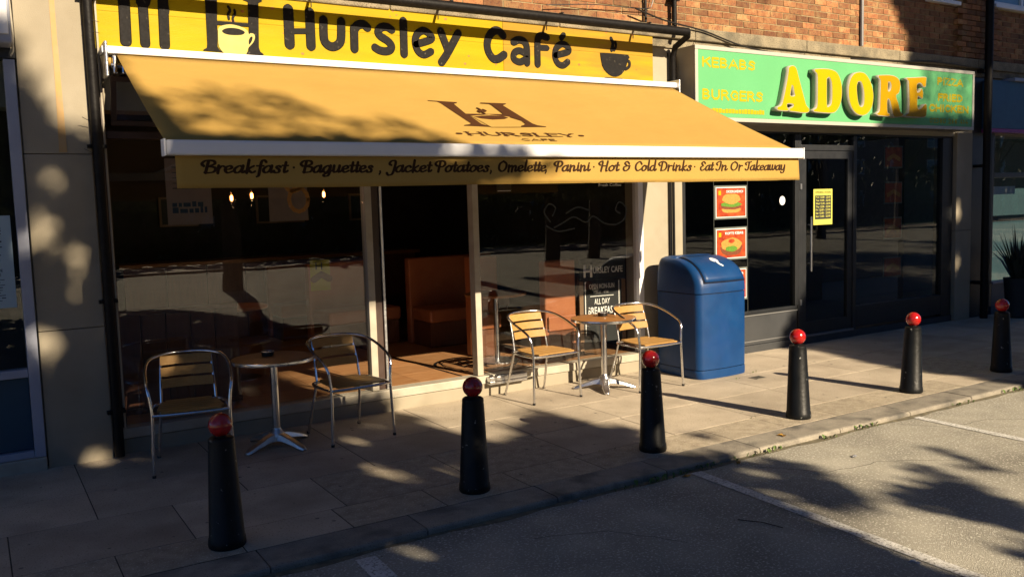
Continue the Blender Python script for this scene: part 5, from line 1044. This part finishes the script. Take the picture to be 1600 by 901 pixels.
for q, (au, av) in enumerate(anch):
    X = au+SX*14.8; tr = thing('street_tree', TL[q], 'tree', (X, -14.8, -.07), 0, 'trees across the car park'); mb = MB(); zt = 5.2
    mb.tube(smooth_path([(0, 0, -.1), (.05, .05, 1.5), (-.08, 0, 3.2), (.05, -.1, zt), (.0, 0, 8.0)], 4), [.26-.011*k for k in range(17)], 10).build('trunk', M['bark'], tr, True)
    lb2 = MB()
    for p in pts_by[q][:26]:
        l = p-Vector((X, -14.8, -.07))
        if abs(l.x) > 2.6: continue; z0 = min(max(l.z-1.2-.3*abs(l.x), 1.8), 7.5); st0 = Vector((0, 0, z0)); mid = st0.lerp(l, .55)+Vector((0, 0, .25)); lb2.tube(smooth_path([st0, mid, l], 4), [.07-.006*k for k in range(9)], 5)
    if lb2.v: lb2.build('limbs', M['bark'], tr, True)
    me = bpy.data.meshes.new('crown'); me.from_pydata(crowns[q].v, [], crowns[q].f); me.materials.append(M['leaf']); at = me.attributes.new('rnd', 'FLOAT', 'FACE'); at.data.foreach_set('value', lr[q])
    co = link('crown', me, tr); co.location = (-X, 14.8, .07); co['kind'] = 'stuff'
# ================================================================ building across the car park
ob = thing('opposite_building', 'long low rendered building across the car park behind the trees', 'building')
MB().box(-45, 165, -52, -44, -.07, 8.4).build('wall', M['farbrick'], ob)
MB().add([(-45.5, -43.5, 8.4), (165.5, -43.5, 8.4), (165.5, -52.5, 8.4), (-45.5, -52.5, 8.4), (-45.5, -48, 11), (165.5, -48, 11)], [(0,1,5,4), (2,3,4,5), (0,4,3), (1,2,5), (0,3,2,1)]).build('roof', M['darkwood'], ob)
for i in range(35):
    for z in (.9, 3.8, 6.3):
        x = -42+i*5.8; f_ = MB().box(x, x+1.8, -44.0, -43.94, z, z+.08).box(x, x+1.8, -44.0, -43.94, z+1.32, z+1.4).box(x, x+.08, -44, -43.94, z+.08, z+1.32).box(x+1.72, x+1.8, -44, -43.94, z+.08, z+1.32).build('window', M['white'], ob)
        MB().box(x+.08, x+1.72, -43.99, -43.96, z+.08, z+1.32).build('pane', M['bwin'], f_)
random.seed(3)
def hedge(x0, x1, yc, n, h, label):
    hd = MB()
    for i in range(n):
        x = random.uniform(x0, x1); y = yc+random.uniform(-1.0, 1.0); z = random.uniform(-.05, h+.3*h*math.sin(x*.6)*.5+.4*math.sin(x*1.7)); s_ = .22; a = random.uniform(0, 6.28); n1 = Vector((math.cos(a), math.sin(a)*.4, random.uniform(-.6, .6)))*s_; n2 = Vector((random.uniform(-.5, .5), .2, 1)).normalized()*s_
        p = Vector((x, y, z)); hd.add([p-n1, p-n2, p+n1, p+n2], [(0,1,2,3)])
    kind(tag(hd.build('far_hedge', M['leaf']), label, 'hedge'), 'stuff')
hedge(-30, 30, -29, 8000, 3.4, 'long dense hedge across the far side of the car park')
hedge(30, 150, -31, 9000, 4.0, 'ragged hedge continuing to the right beyond the car park')
kind(MB().box(-60, 160, -25.6, -22.5, -.2, .02).build('far_pavement', M['slab'])); kind(MB().box(-60, 160, -22.48, -22.3, -.2, .03).build('far_kerb', M['kerb']))
kind(MB().box(-60, 160, -44, -25.62, -.2, .0).build('grass_verge', M['weed']))
FT = ['round topped tree beyond the car park to the right of the shops', 'spreading tree farther right beyond the car park', 'tall tree near the far end of the car park', 'small tree at the far right beyond the road', 'last tree visible along the street to the right']
for k, (X, Y, cr_, hz) in enumerate(((18.5, -17, 2.6, 5.6), (25, -21, 3.2, 6.2), (33, -19, 3.0, 6.0), (43, -22, 3.4, 6.5), (56, -24, 3.6, 7))):
    tr = thing('street_tree', FT[k], 'tree', (X, Y, -.07), 0, 'trees across the car park')
    MB().tube(smooth_path([(0, 0, -.1), (.1, 0, 2), (0, .1, 4), (.1, 0, hz+1)], 4), [.24-.012*q for q in range(13)], 8).build('trunk', M['bark'], tr, True)
    lm_ = MB(); tips = []
    for q in range(9):
        a = q*.7; z0 = random.uniform(2.2, 4.5); tip = Vector((math.cos(a)*cr_*.7, math.sin(a)*cr_*.7, hz+random.uniform(-1, 1.6))); tips.append(tip)
        lm_.tube(smooth_path([(0, 0, z0), (tip*.5+Vector((0, 0, z0*.5+.2))), tip], 3), [.08-.009*i for i in range(7)], 5)
    lm_.build('limbs', M['bark'], tr, True); cw = MB(); rr2 = []
    for i in range(5200):
        c_ = random.choice(tips) if random.random() < .75 else Vector((0, 0, hz+1)); p = c_+Vector((random.gauss(0, .75), random.gauss(0, .75), random.gauss(0, .6))); s_ = .13
        n1 = Vector((random.gauss(0, 1), random.gauss(0, 1), random.gauss(0, 1))).normalized(); n2 = n1.orthogonal().normalized(); cw.add([p-n1*s_, p-n2*s_*.6, p+n1*s_, p+n2*s_*.6], [(0,1,2,3)])
    kind(cw.build('crown', M['leaf'], tr), 'stuff')
